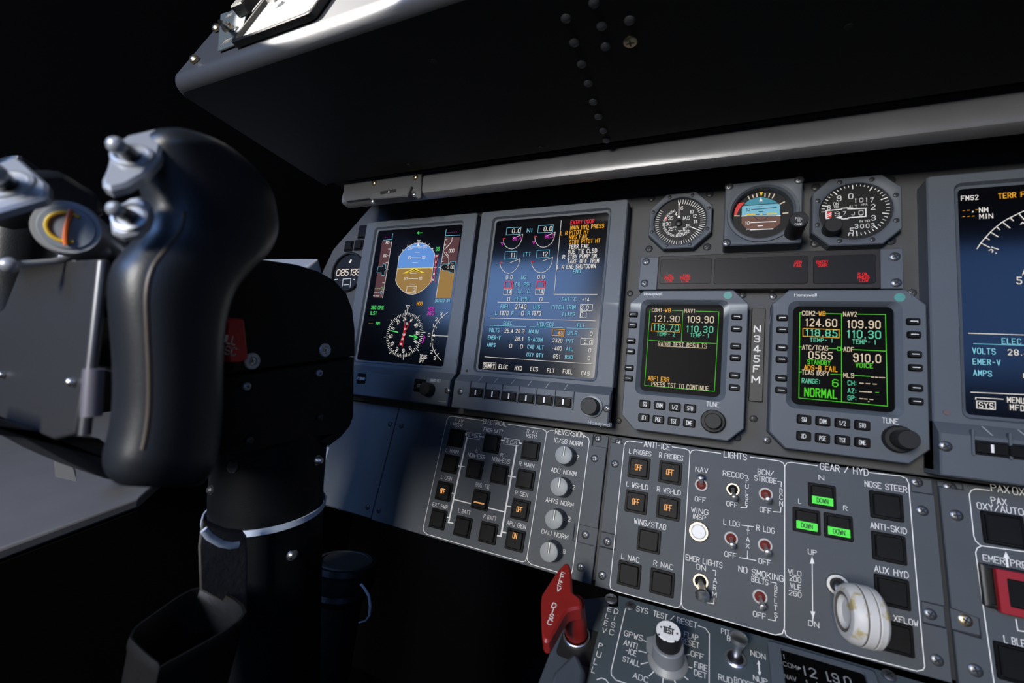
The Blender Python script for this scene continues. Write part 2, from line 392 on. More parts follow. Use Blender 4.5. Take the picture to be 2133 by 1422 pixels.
# three dark push buttons and the clock left of the flight display
def square_button(th, x, y, z, M=CAPB, s=0.0192, name='push_button', h=0.0032):
    b = MB(); o = rr(0, 0, s, s, 0.0012)
    b.loft([(o, -0.002), (o, 0.0009), (rr(0, 0, s - 0.0006, s - 0.0006, 0.001), 0.0012), (rr(0, 0, s - 0.0034, s - 0.0034, 0.0008), 0.0012), (rr(0, 0, s - 0.0036, s - 0.0036, 0.0008), -0.001)], RIMB, False, False)
    e = th.put(name, b.mesh('button_rim'), x, y, z)
    c = MB(); c.loft([(rr(0, 0, s - 0.0038, s - 0.0038, 0.001), -0.001), (rr(0, 0, s - 0.0038, s - 0.0038, 0.001), h - 0.0007), (rr(0, 0, s - 0.0052, s - 0.0052, 0.001), h)], M)
    k = link('button_cap', c.mesh('button_cap'), e)
    return e, k
for x, y, s in ((650, 785, 0.020), (478, 945, 0.0155), (590, 935, 0.0155)):
    u, v = U.uv(x, y, ZB); square_button(ip, u, v, ZB, s=s)
cu, cv = U.uv(475, 1245, ZB)
ck = Thing('digital_clock', 'round black digital clock reading 0851:33 at the left end of the panel', 'clock', U, (cu, cv, ZB))
mb = MB(); R0 = 0.0285
mb.loft([(circ(cu, cv, R0, 48), ZB), (circ(cu, cv, R0, 48), ZB + 0.004), (circ(cu, cv, R0 - 0.001, 48), ZB + 0.005), (circ(cu, cv, R0 - 0.003, 48), ZB + 0.005), (circ(cu, cv, R0 - 0.0032, 48), ZB + 0.002)], BLACK)
ck.part('case', mb)
i = Ink(U, ZB + 0.0021); i.zoom(640, 340, 5.468)
i.many('0@355,1245,38; 8@405,1243,38; 5@450,1241,38; 1@500,1240,14; 3@535,1239,40; 3@582,1237,40', 68, 'D', 0.13)
i.fill([(472, 1130), (485, 1138), (500, 1125), (508, 1098), (495, 1092), (485, 1112)], 'W')
i.lines('400,1400 408,1318 498,1312 488,1410; 415,1385 475,1380', 'w', 0.0007); i.lines('310,1325 345,1322; 530,1322 540,1322; 583,1322 590,1322', 'w', 0.0008)
i.done(ck, 'digits')
# ------------------------------------------------------------------ display units
def du(name, label, cat, u0, v0, x0, x1, ytop, ybot, chin, smx=0.0):
    th = Thing(name, label, cat, U, ((x0 + x1) / 2, ybot, ZB))
    cx, cy, w, h = (x0 + x1) / 2, (ytop + ybot) / 2, x1 - x0, ytop - ybot
    sx, sy = u0 + SW / 2, v0 - SH / 2
    mb = MB()
    mb.loft([(rr(cx, cy, w, h, 0.003), ZB + 0.0003), (rr(cx, cy, w, h, 0.003), 0.003), (rr(cx, cy, w - 0.002, h - 0.002, 0.0022), 0.004), (rr(sx, sy, SW + 0.006, SH + 0.006, 0.005), 0.004), (rr(sx, sy, SW + 0.003, SH + 0.003, 0.004), 0.001), (rr(sx, sy, SW - 0.001, SH - 0.001, 0.003), 0.0003)], BEZEL, False, False, c=(sx, sy))
    th.part('bezel', mb)
    mb = MB(); mb.box(sx, sy, SW + 0.001, SH + 0.001, -0.003, 0, GLASS); th.part('screen', mb)
    mb = MB(); y0 = v0 - SH - 0.0065; prof = [(y0 + 0.0005, -0.010), (y0, 0.0042), (y0 - 0.0075, chin - 0.0006), (y0 - 0.0083, chin), (ybot + 0.001, chin), (ybot, chin - 0.001), (ybot, -0.012)]
    L_ = []
    for xx, k in ((x0, 0.001), (x0 + 0.001, 0), (x1 - 0.001, 0), (x1, 0.001)):
        L_.append([(xx, y, z - (k if z > 0.005 else 0)) for y, z in prof])
    mb.loops3(L_, BEZEL, True, True); th.part('control_strip', mb)
    return th
def chin_button(th, x, y, z, w, h):
    b = MB(); b.loft([(rr(0, 0, w, h, 0.0012), -0.002), (rr(0, 0, w, h, 0.0012), 0.0008), (rr(0, 0, w - 0.0012, h - 0.0012, 0.001), 0.0012), (rr(0, 0, w - 0.002, h - 0.002, 0.001), 0.0012), (rr(0, 0, w - 0.0022, h - 0.0022, 0.001), 0.0)], BLACK, False, False)
    e = th.put('line_select_button', b.mesh('button_rim'), x, y, z)
    c = MB(); c.box(0, 0, w - 0.0024, h - 0.0024, -0.001, 0.0026, CAPB, 0.001, 0.0005); link('button_cap', c.mesh('button_cap'), e)
    c = MB(); c.box(0, 0, 0.0014, h * 0.55, 0.0026, 0.00275, WHITEP); link('index_mark', c.mesh('index_mark'), e)
    return e
def knob(th, name, x, y, z, r, h, M, n=48, kn=0.04, skirt=None, pr=None, parent=None):
    b = MB(); q = lambda rad, k: circ(0, 0, rad, n, k)
    L_ = []
    if skirt: L_ = [(q(skirt, 0), 0), (q(skirt, 0), h * 0.18), (q(r * 1.02, 0), h * 0.2)]
    L_ += [(q(r, kn), h * 0.2 if skirt else 0), (q(r, kn), h - r * 0.12), (q(r * 0.9, 0), h)]
    b.loft(L_, M); return th.put(name, b.mesh(name), x, y, z, parent)
CH = 0.0135
# --- primary flight display
pf = du('flight_display', 'tall portrait flight display showing a blue and tan horizon over a compass rose', 'display', 0, 0, -0.0185, 0.1497, 0.0112, -0.2152, CH)
U.zoom(720, 620, 6.182)
u, v = U.uv(205, 1040, CH); e, k = square_button(pf, u, v, CH, s=0.0125, h=0.002); i = Ink(U, CH + 0.0021); i.zoom(720, 620, 6.182); i.text('P1/BARO', 200, 1040, 95, 34, 'w', 0.1); i.done(pf)
u, v = U.uv(955, 1130, CH); square_button(pf, u, v, CH, s=0.0145, h=0.002); i = Ink(U, CH + 0.0021); i.zoom(720, 620, 6.182); i.text('STD', 950, 1130, 46, 36, 'w', 0.1); i.done(pf)
u, v = U.uv(1085, 1180, CH); knob(pf, 'baro_knob', u, v, CH, 0.0072, 0.011, KNOBB)
i = Ink(U, CH + 0.0002); i.zoom(720, 620, 6.182); i.text('BARO SET', 1158, 1066, 128, 34, 'w', 0.09); i.done(pf)
screws(pf, U, [(1312, 1195)], CH, 0.0034, DSTEEL); u, v = U.uv(1240, 1335, CH); fonttext(pf, 'Honeywell', u, v, CH + 0.0002, 0.010, GREYP)
i = Ink(U, 0.0002); i.zoom(740, 440, 7.111); LT = 0.0005
i.fill([(400, 440), (540, 450), (405, 1280), (270, 1275)], 'V')
i.fill([(1330, 385), (1552, 380), (1480, 870), (1262, 865)], 'V'); i.fill([(1262, 865), (1480, 870), (1418, 1285), (1195, 1285)], 'E')
sky = [(625, 850), (650, 665), (700, 600), (780, 520), (870, 480), (940, 467), (1020, 475), (1090, 515), (1145, 570), (1180, 635), (1150, 835)]
gnd = [(1150, 835), (1122, 1040), (1080, 1095), (1010, 1160), (930, 1210), (850, 1230), (770, 1220), (690, 1170), (625, 1095), (597, 1020), (625, 850)]
i.fill(sky, 'S'); i.fill(gnd, 'E'); i.line(sky[:-1] + gnd[:-1], 'W', LT, True); i.lines('625,850 1150,835', 'Y', 0.0008)
i.lines('557,330 545,415 412,430; 1348,270 1335,362 1552,352', 'C', LT); i.lines('542,450 405,1280; 1335,385 1195,1285', 'W', LT)
i.lines('510,458 540,460; 490,558 522,560; 475,655 505,657; 455,757 487,758; 405,1058 437,1060; 1330,420 1360,420; 1318,500 1345,500; 1292,662 1320,662; 1280,745 1305,745; 865,527 995,530; 882,605 950,607; 835,685 970,687; 848,760 928,762; 788,997 930,1000; 805,1077 880,1080; 770,1110 908,1112 895,1208 757,1205z; 885,460 888,482; 990,455 990,477; 830,485 838,500; 1040,472 1035,490; 775,500 790,525; 1100,480 1085,505; 645,660 655,672; 920,430 968,432 942,462z; 698,572 708,584 712,570z; 1142,548 1150,560 1156,546z', 'W', LT)
i.many('80@480,465,45; 60@447,655,45; 20@820,540,52; 20@1033,525,52; 10@800,690,46; 10@1013,682,46; 10@750,1000,46; 10@965,997,46; 0@873,1160,26,52; 000@1428,585,76,48; ---@480,383,75,20,M; -----@1440,312,150,16,M; GS@1225,560,52,50,G; HDG@957,1367,78,48,A; 30.03 IN@1293,1325,212,44,C', 42, 'W', 0.13)
i.lines('995,320 920,322; 945,305 920,322 945,340', 'G', 0.0007)
i.fill([(938, 468), (915, 520), (962, 522)], 'W')
i.fill([(700, 922), (878, 845), (1045, 915), (985, 917), (875, 884), (770, 920)], 'Y'); i.fill([(765, 907), (876, 860), (985, 905), (950, 903), (875, 872), (795, 905)], 'K'); i.lines('820,917 905,917', 'W', 0.0008)
i.lines('625,857 655,857; 1110,841 1140,841', 'Y', 0.0008)
i.lines('1185,640 1200,745 1190,840 1165,930 1130,1055; 1240,635 1205,760 1180,860 1183,960 1185,1055; 1190,720 1195,900', 'R', LT)
i.lines('1200,652 1218,652 1216,672 1198,672z; 1190,738 1207,738 1205,758 1188,758z; 1162,920 1179,920 1177,940 1160,940z; 1148,1006 1165,1006 1163,1026 1146,1026z; 1165,835 1207,837; 1240,835 1270,835; 1440,390 1430,455 1305,590 1390,700 1385,785; 1420,470 1350,550; 1350,610 1390,670', 'W', LT)
bx = [(418, 780), (455, 785), (448, 845), (470, 857), (440, 900), (437, 955), (387, 945), (390, 910), (325, 905), (345, 822), (408, 825)]
i.fill(bx, 'K'); i.line(bx, 'C', LT, True); i.lines('470,857 495,858', 'W', LT)
bx = [(1270, 832), (1310, 785), (1400, 785), (1415, 745), (1485, 745), (1468, 915), (1400, 910), (1395, 880), (1310, 875)]
i.fill(bx, 'K'); i.line(bx, 'C', LT, True); i.many('-3@1362,828,55,44; 00@1440,830,48,44; 20@1438,775,40,22; 20@1432,890,40,22', 44, 'W')
i.lines('295,1143 315,1143; 325,1144 345,1144; 355,1145 372,1145', 'G', LT); i.lines('285,1197 305,1197; 315,1198 335,1198; 345,1199 365,1199; 272,1254 295,1254; 305,1255 325,1255; 335,1256 355,1256', 'W', LT)
i.many('0@398,1143,24,40,G; 0@392,1200,24,40,C; 1@385,1257,14,40,W', 40)
i.zoom(720, 620, 6.182)
i.many('360 CRS@412,127,158,42; ILS1@360,198,75,42; NM@418,332,44,38; ---@328,328,55,14,A; HDG@1105,142,68,42,M; 360@1095,202,86,44,M; TCAS@1003,760,88,46,W; OFF@982,810,66,42,W', 42, 'G', 0.13)
i.many('3@1235,205,24; 2@1172,277,24; 1@1130,355,12; 0@1077,480,24; 1@1093,608,12; 2@1110,697,24; 3@1150,778,24', 40, 'W')
i.lines('1320,190 1250,240 1195,300 1150,370 1125,440 1112,520 1115,590 1130,660 1165,730 1228,803; 1240,240 1262,270; 1195,300 1215,328; 1150,370 1175,390; 1127,430 1145,433; 1113,540 1132,542; 1116,597 1138,598; 1148,685 1165,665; 1180,740 1200,715; 1150,488 1320,495; 785,100 830,103 803,150z; 797,150 794,200', 'W', LT)
i.fill([(1108, 487), (1152, 470), (1150, 503)], 'W')
CXU, CYU = U.uv(757, 477); RC = U.size(757, 477, 232, 1)[0]
for k in range(72):
    a = math.radians(k * 5 + 8); r0 = RC * (0.86 if k % 2 == 0 else 0.92); r1 = RC * (1.12 if k % 9 == 0 else 1.0)
    i.ribbon([(CXU + r0 * math.cos(a), CYU + r0 * math.sin(a)), (CXU + r1 * math.cos(a), CYU + r1 * math.sin(a))], 0.0006, INKM['W'], 0.0004)
for k, tx in enumerate(('21', '24', 'W', '30', '33', 'N', '3', '6', 'E', '12', '15', 'S')):
    a = math.radians(128 - 30 * k); w_ = 0.0042 if len(tx) > 1 else 0.0024
    i.raw(tx, CXU + RC * 0.73 * math.cos(a), CYU + RC * 0.73 * math.sin(a), 0.0044, w_, 'W', 0.0006, a - math.pi / 2)
i.lines('590,425 675,445; 825,487 900,507; 885,480 925,512 885,532', 'G', 0.0013)
i.lines('765,310 745,480 690,610; 825,320 755,480 735,630; 780,340 752,460 715,600', 'R', LT)
i.lines('780,324 797,324 797,343 780,343z; 763,394 780,394 778,412 761,412z; 727,520 744,520 742,540 725,540z; 708,588 725,588 723,607 706,607z; 735,470 775,470; 748,455 765,455 762,488 745,488z', 'W', LT)
i.lines('1010,490 1025,512 1000,525 1012,548 990,580 972,568', 'M', 0.0008)
i.done(pf, 'screen_image')
# --- engine display
ei_u = 0.17393
ei = du('engine_display', 'tall portrait engine display with orange and white alert list and bluish glow', 'display', ei_u, 0.0004, 0.1551, 0.3229, 0.0112, -0.2157, CH)
U.zoom(960, 640, 5.47)
for x, y in ((180, 968), (368, 990), (557, 1013), (752, 1035), (957, 1055), (1172, 1078)):
    u, v = U.uv(x, y, CH); chin_button(ei, u, v, CH, 0.0172, 0.0098)
for x, y in ((105, 930), (275, 950), (465, 970), (655, 990), (857, 1015), (1068, 1035), (1280, 1060)):
    u, v = U.uv(x, y, CH); b = MB(); b.box(0, 0, 0.0013, 0.0175, -0.001, 0.0016, BEZEL, 0.0006, 0.0003); ei.put('divider_rib', b.mesh('divider_rib'), u, v, CH)
i = Ink(U, 0.0095); i.zoom(960, 640, 5.47); ys = 0.0004 - SH - 0.0065
for x0_, y0_, x1_, y1_ in ((235, 790, 205, 835), (418, 805, 382, 860), (603, 830, 575, 872), (793, 845, 770, 892), (993, 868, 975, 915), (1208, 880, 1185, 930)):
    u, v = U.uv((x0_ + x1_) / 2, (y0_ + y1_) / 2, 0.009); d = 0.0036; b = MB(); q = [(u + 0.0004, ys - 0.0008, 0.0052), (u + 0.0012, ys - 0.0008, 0.0052), (u + 0.0006, ys - 0.0068, 0.0128), (u - 0.0002, ys - 0.0068, 0.0128)]
    n_ = len(i.mb.v); i.mb.v.extend([(p[0], p[1] + 0.0001, p[2] + 0.0002) for p in q]); i.mb.face((n_, n_ + 3, n_ + 2, n_ + 1), GREYP)
i.done(ei, 'tick_marks')
u, v = U.uv(1495, 1130, CH); b = MB(); b.lathe(0, 0, [(0.0100, 0), (0.0100, 0.002), (0.0092, 0.0026)], KNOBG, 40); ei.put('knob_collar', b.mesh('knob_collar'), u, v, CH)
knob(ei, 'brightness_knob', u, v, CH + 0.0024, 0.0080, 0.0105, KNOBB, 60, 0.03)
screws(ei, U, [(1662, 1155), (-5, 960)], CH, 0.0034, DSTEEL); u, v = U.uv(1580, 1325, CH); fonttext(ei, 'Honeywell', u, v, CH + 0.0002, 0.0215, GREYP)
u, v = U.uv(68, 722, 0.004); b = MB(); b.lathe(0, 0, [(0.0016, -0.001), (0.0016, 0.0003)], BLACK, 16); ei.put('light_sensor', b.mesh('light_sensor'), u, v, 0.004)
i = Ink(U, 0.0005, 1e-5); i.gap = 4.6; i.zoom(990, 440, 6.183); LT = 0.00045
i.lines('408,213 590,203 577,293 397,305z; 815,185 1005,172 995,268 803,278z; 387,520 537,513 530,608 378,617z; 797,502 957,495 948,592 787,600z', 'C', LT)
i.lines('362,362 368,410 395,455 435,480 475,485 520,470 565,430 598,370 612,295 490,345; 767,335 772,385 800,430 840,458 885,463 935,448 985,405 1015,345 1030,268 900,325; 320,670 325,710 350,755 390,790 430,800 480,785 530,740 562,680 575,610 450,662; 725,655 732,700 757,745 800,780 850,790 905,775 955,730 985,670 998,590 862,642; 1108,118 1015,1068 1570,1070; 290,1170 945,1175; 190,1375 1545,1410; 370,1000 472,998 465,1072 365,1075z; 780,1000 890,997 882,1073 775,1075z; 1357,1197 1512,1200 1506,1282 1350,1280z; 1355,1290 1433,1295 1428,1370 1348,1368z', 'W', LT)
i.lines('362,366 362,350 388,350; 767,340 767,322 792,322; 320,676 320,658 350,658; 725,665 725,645 757,645; 385,908 485,905 477,985 378,985z; 793,903 900,900 892,982 785,985z', 'R', 0.0007)
i.lines('332,405 362,405 347,440z; 737,390 770,388 755,425z', 'M', LT)
i.many('0.0@530,252,102,56; 0.0@937,225,102,56; 11@485,565,52,52; 12@900,550,58,54; 0.0@440,850,80,46; 0.0@848,845,82,46; 1@455,945,16,48,R; 1@873,942,16,48,R; 14@435,1037,55,48; 14@845,1033,55,48; 0@433,1130,27,46; 0@848,1132,30,48; 2740@587,1228,138,58; 1370@373,1312,108,50; 0@612,1313,28,50; 1370@790,1313,110,50; +14@1422,1138,88,42; 2.0@1412,1240,94,48; 0@1372,1330,30,48', 50, 'W')
i.many('NI@702,247,64; ITT@670,553,92,52; N2@628,852,58,44; OIL PSI@612,942,188,46; OIL °C@617,1033,160,46; FF PPH@597,1130,168,46; FUEL@383,1225,102,48; LBS@793,1230,82,46; L@275,1310,20; F@483,1313,24; R@693,1313,28; SAT °C@1210,1133,178,46; PITCH TRIM@1140,1235,302,48; FLAPS@1205,1325,150,48; END@1310,775,90,46', 48, 'C')
i.many('86.4@540,350,108,42; 86.2@955,322,108,42', 44, 'M')
i.many('ENTRY DOOR@1380,138,302,46,R; MAIN HYD PRESS@1440,202,428; L R@1145,283,85; PITOT HT@1340,270,243; NWS FAIL@1332,330,240; STBY PITOT HT@1408,388,393', 48, 'A', 0.14)
i.many('TERR FAIL@1340,456,263; BUS TIE CLSD@1380,516,368; R@1143,590,28; STBY PUMP ON@1375,581,368; TAKE OFF TRIM@1388,643,400; L R@1102,720,84; ENG SHUTDOWN@1362,711,368', 48, 'W', 0.14)
i.zoom(960, 640, 5.47)
i.many('ELEC@537,182,95,38; HYD/ECS@965,195,180; FLT@1370,207,78; VOLTS@383,262,112; EMER-V@382,345,138; AMPS@348,428,93; MAIN@832,278,103; B-ACUM@850,367,158; CAB ALT@853,453,182; OXY QTY@847,542,186; SPLR@1270,293,108; PIT@1247,383,80; AIL@1240,475,78; RUD@1233,567,84', 40, 'C', 0.13)
i.lines('335,207 745,220; 790,222 1168,235; 1210,237 1505,245', 'C', LT)
i.many('28.4@550,268,93; 28.3@677,272,95; 28.1@665,358,93; 0@570,440,24; 0@694,446,24; 2320@1103,378,106; -400@1097,468,104; 651@1095,560,74; 0@1488,302,24; 2.0@1450,395,84; 0@1472,490,24; 0@1462,580,24; SUMRY@327,665,118,44; ELEC@485,677,97,44; HYD@657,692,78,44; ECS@838,703,80,44; FLT@1027,720,80,44; FUEL@1218,733,104,44; CAS@1422,752,88,44', 42, 'W', 0.13)
i.lines('275,563 1490,645; 262,628 403,632 398,703 253,697z; 1370,352 1508,358 1505,430 1367,425z', 'W', LT)
i.lines('1045,248 1180,255 1173,328 1042,320z', 'A', 0.0006); i.text('40', 1137, 292, 55, 42, 'A')
i.done(ei, 'screen_image')
# --- right-hand multifunction display
U.zoom(1900, 340, 4.18); mu, mv = U.uv(385, 225)
mf = du('navigation_display', 'tall navigation display at the right edge showing a partial compass arc, FMS2 and TERR FAIL', 'display', mu, mv, mu - 0.0188, mu + 0.149, mv + 0.0108, mv - 0.2161, CH)
U.zoom(1900, 660, 4.18)
for x, y in ((680, 1145), (985, 1180)):
    u, v = U.uv(x, y, CH); chin_button(mf, u, v, CH, 0.0185, 0.0098)
b_u, b_v = U.uv(985, 1180, CH)
for k in range(1, 5): chin_button(mf, b_u + 0.0222 * k, b_v, CH, 0.0185, 0.0098)
for x, y in ((525, 1090), (850, 1125)):
    u, v = U.uv(x, y, CH); b = MB(); b.box(0, 0, 0.0015, 0.0175, -0.001, 0.0016, BEZEL, 0.0006, 0.0003); mf.put('divider_rib', b.mesh('divider_rib'), u, v, CH)
screws(mf, U, [(290, 1125)], CH, 0.0036, DSTEEL); u, v = U.uv(300, 830, 0.004); b = MB(); b.lathe(0, 0, [(0.002, -0.001), (0.002, 0.0006)], mat('sensor_pinkish', (0.10, 0.07, 0.07), 0.5), 16); mf.put('light_sensor', b.mesh('light_sensor'), u, v, 0.004)
i = Ink(U, 0.0095); i.zoom(1900, 660, 4.18); ys = mv - SH - 0.0065
for x_ in (655, 972):
    u, v = U.uv(x_, 965, 0.009); q = [(u - 0.0016, ys - 0.0008, 0.0052), (u - 0.0006, ys - 0.0008, 0.0052), (u + 0.0012, ys - 0.0068, 0.0128), (u + 0.0002, ys - 0.0068, 0.0128)]
    n_ = len(i.mb.v); i.mb.v.extend([(p[0], p[1] + 0.0001, p[2] + 0.0002) for p in q]); i.mb.face((n_, n_ + 3, n_ + 2, n_ + 1), GREYP)
i.done(mf, 'tick_marks')
i = Ink(U, 0.0005, 1e-5); i.gap = 4.6; i.zoom(1900, 340, 4.18); LT = 0.0005
i.many('FMS2@500,300,146,38; NM@622,405,74; MIN@645,460,114; 5.0@985,1020,150,58; A@980,950,40,46', 40, 'W', 0.13); i.many('TERR@827,280,148,42; FAIL@1018,265,140,42; --@470,410,65,30; -@562,405,26,30; ---@490,462,108,30', 40, 'A', 0.13)
i.lines('528,420 529,424', 'W', 0.0008)
i.lines('565,743 600,690 640,645 680,600 730,555 780,515 850,475 930,435 975,415 1060,388 1160,368 1260,360; 600,695 672,732; 640,648 670,665; 682,600 748,640; 735,555 762,578; 790,515 850,563; 852,475 880,500; 930,440 978,494; 690,730 750,750; 668,758 690,750 702,762 695,775; 728,782 731,785; 945,530 960,515 974,525', 'W', 0.0006)
i.zoom(1900, 660, 4.18)
i.lines('490,142 1150,163; 510,655 1150,683; 552,718 552,700 790,716; 562,730 722,738 722,805 562,793z', 'W', LT); i.lines('535,233 1150,252', 'C', LT)
i.many('ELEC@862,212,163,46; VOLTS@622,297,196,48; EMER-V@645,393,236,46; AMPS@610,490,156,46', 46, 'C', 0.13)
i.many('28.4@920,310,176; 0@985,512,32; SYS@642,770,120,46; MENU@900,725,145; MFD@912,790,122', 46, 'W', 0.13)
i.done(mf, 'screen_image')
# ------------------------------------------------------------------ round standby gauges
def gauge(name, label, cx, cy, outer, inset, z1, rd, M, zf_):
    th = Thing(name, label, 'gauge', U, (cx, cy, ZB)); mb = MB()
    mb.loft([(outer, ZB), (outer, z1 - 0.001), (inset, z1), (circ(cx, cy, rd + 0.002, 56), z1), (circ(cx, cy, rd, 56), z1 - 0.0012), (circ(cx, cy, rd - 0.0004, 56), zf_)], BEZEL, False, False, c=(cx, cy)); th.part('bezel', mb)
    mb = MB(); mb.lathe(cx, cy, [(rd, zf_ - 0.002), (rd, zf_)], M, 56); th.part('dial', mb); return th
U.zoom(1330, 360, 6.094)
z1 = -0.0045; gx, gy = U.uv(522, 600, z1); s_ = 0.0568
ia = gauge('airspeed_indicator', 'leftmost of three round gauges, black airspeed dial marked IAS in octagonal bezel', gx, gy, octo(gx, gy, s_, s_, 0.015), octo(gx, gy, s_ - 0.0016, s_ - 0.0016, 0.0145), z1, 0.0243, IASF, -0.0085)
for k in range(8):
    a = math.radians(22.5 + 45 * k); screw(ia, gx + 0.0272 * math.cos(a), gy + 0.0272 * math.sin(a), z1, 0.0017, BLKSCR, True)
i = Ink(U, -0.0083); i.zoom(1330, 360, 6.094)
for k in range(60):
    a = math.radians(85 - k * 6)
    if 300 < (k * 6) < 345: continue
    big = k < 24; r1 = 0.0228; r0 = r1 - (0.0042 if big else 0.0030)
    i.ribbon([(gx + r0 * math.cos(a), gy + r0 * math.sin(a)), (gx + r1 * math.cos(a), gy + r1 * math.sin(a))], 0.00055 if big else 0.0004, WHITEP, -0.0080)
hx, hy = U.uv(508, 632, -0.008)
for k in range(40):
    a = math.radians(108 + k * 5.4); r1 = 0.0146; r0 = r1 - (0.0028 if k > 28 else 0.0020)
    i.ribbon([(hx + r0 * math.cos(a), hy + r0 * math.sin(a)), (hx + r1 * math.cos(a), hy + r1 * math.sin(a))], 0.0005, WHITEP, -0.0080)
i.many('6@552,445,25; 10@673,493,42; 12@713,548,42; 14@725,615,44; IAS@607,572,84,42; 16@628,670,48; 18@583,715,44; 20@527,750,54; 25@410,713,56; 30@380,648,62; 35@410,575,56; 4@475,522,28; KTS@460,690,36,18; X@470,718,14,16', 40, 'w', 0.14)
i.lines('515,380 512,545', 'w', 0.0008); i.fill([(517, 365), (503, 405), (530, 405)], 'w'); i.lines('660,685 770,728', 'w', 0.0008); i.fill([(500, 545), (528, 545), (530, 568), (497, 568)], 'w')
i.lines('335,565 360,575; 335,580 360,590; 340,595 362,605', 'r', 0.0007)
i.done(ia, 'dial_markings')
mb = MB(); u, v = U.uv(512, 640, -0.008); mb.lathe(u, v, [(0.0032, -0.0085), (0.0030, -0.0065), (0.002, -0.006)], BLACK, 24); ia.part('hub', mb)
z1 = 0.004; gx, gy = U.uv(1578, 480, z1); gx, gy = 0.4405, -0.0131; s_ = 0.0600
ah = gauge('attitude_indicator', 'middle of three round gauges, blue over brown standby horizon with a black caging knob', gx, gy, rr(gx, gy, s_, s_, 0.002), rr(gx, gy, s_ - 0.0016, s_ - 0.0016, 0.002), z1, 0.0240, GAUGEB, -0.004)
mb = MB(); mb.loft([(circ(gx, gy, 0.0282, 56), z1), (circ(gx, gy, 0.0278, 56), z1 + 0.0012), (circ(gx, gy, 0.0255, 56), z1 + 0.0012), (circ(gx, gy, 0.0240, 56), z1 - 0.0008)], BEZEL, False, False, c=(gx, gy)); ah.part('retaining_ring', mb)
for sx in (-1, 1):
    for sy in (-1, 1):
        if (sx, sy) != (1, -1): screw(ah, gx + sx * 0.0272, gy + sy * 0.0272, z1, 0.0036, DSTEEL)
i = Ink(U, -0.0038); i.zoom(1330, 360, 6.094)
i.fill([(1345, 395), (1395, 350), (1470, 320), (1555, 308), (1640, 320), (1720, 350), (1770, 385), (1700, 392), (1400, 415)], 'q')
i.fill([(1315, 430), (1345, 415), (1770, 385), (1795, 405), (1798, 545), (1310, 548)], 'c'); i.fill([(1310, 548), (1798, 545), (1798, 640), (1740, 690), (1690, 715), (1400, 725), (1350, 690), (1308, 640)], 'o')
i.fill([(1215, 548), (1222, 470), (1262, 385), (1350, 372), (1310, 420), (1270, 475), (1240, 545)], 'r')
i.fill([(1533, 243), (1582, 243), (1557, 300)], 'y'); i.fill([(1553, 308), (1530, 362), (1578, 362)], 'w')
i.lines('1390,297 1412,335; 1445,280 1460,312; 1497,262 1505,302; 1607,262 1605,298; 1665,265 1652,308; 1725,270 1700,318; 1800,393 1852,368; 1835,513 1895,508; 1222,545 1278,545', 't', 0.0010)
i.lines('1310,418 1790,385; 1435,467 1750,440; 1525,430 1572,428; 1525,492 1580,490; 1470,555 1500,590 1550,603 1610,590 1640,555; 1480,527 1530,530; 1580,527 1635,525', 'b', 0.0006)
i.lines('1375,530 1478,525; 1635,522 1750,517', 'y', 0.0013); i.fill([(1545, 520), (1556, 512), (1567, 520), (1567, 532), (1556, 538), (1545, 532)], 'y')
i.lines('1310,549 1370,545; 1755,545 1798,542; 1428,632 1742,617; 1515,675 1570,672; 1420,725 1705,712', 'w', 0.0008); i.many('10@1380,637,55,40', 40, 'w'); i.text('10', 1387, 468, 48, 34, 'b'); i.text('20', 1385, 718, 36, 14, 'w')
i.done(ah, 'dial_markings')
U.zoom(1330, 360, 6.094); u, v = U.uv(1962, 760, z1)
kb = knob(ah, 'caging_knob', u, v, z1, 0.0068, 0.0270, KNOBB, 40, 0.03, parent=None); i = Ink(U, z1 + 0.0272); i.zoom(1330, 360, 6.094); i.many('PULL@2035,575,85,24; TO@2035,612,36,20; CAGE@2030,650,90,24', 24, 'w'); i.done(ah, 'lettering')
U.zoom(1600, 360, 5.469); z1 = -0.003; gx, gy = U.uv(998, 425, z1); s_ = 0.0605
al = gauge('altimeter', 'rightmost of three round gauges, black altimeter reading 9700 with drum counters', gx, gy, octo(gx, gy, s_, s_, 0.0125), octo(gx, gy, s_ - 0.0016, s_ - 0.0016, 0.012), z1, 0.0253, GAUGEB, -0.0075)
for k in range(8):
    a = math.radians(22.5 + 45 * k); screw(al, gx + 0.0285 * math.cos(a), gy + 0.0285 * math.sin(a), z1, 0.0019, BLKSCR, True)
i = Ink(U, -0.0073); i.zoom(1600, 360, 5.469); du_, dv_ = U.uv(985, 420, -0.0073)
for k in range(50):
    a = math.radians(94 - k * 7.2)
    if 200 < k * 7.2 < 268: continue
    big = k % 5 == 0; r1 = 0.0232; r0 = r1 - (0.0040 if big else 0.0020)
    i.ribbon([(du_ + r0 * math.cos(a), dv_ + r0 * math.sin(a)), (du_ + r1 * math.cos(a), dv_ + r1 * math.sin(a))], 0.0008 if big else 0.0005, WHITEP, -0.0070)
i.many('0@942,265,46,58; 9@808,290,46,58; 8@692,395,34,48; 2@1195,387,46,58; 3@1198,512,48,54; 5@950,658,44,58; ALT@967,385,92,32; ON@773,352,60,30; VIB@775,387,50,26; 1@995,315,8,46; 0@1060,310,38,44; 1@1120,308,8,44; 7@1182,308,34,44; HPA@1095,360,70,24; IN@1057,550,36,24; HG@1130,547,52,24; 3@1005,610,36,48; 0@1070,607,34,46; 0@1132,603,34,46; 3@1190,598,34,46; 9@785,468,48,46; 7@870,460,34,38; 0@1057,455,48,52; J@965,465,34,34', 50, 'w', 0.12)
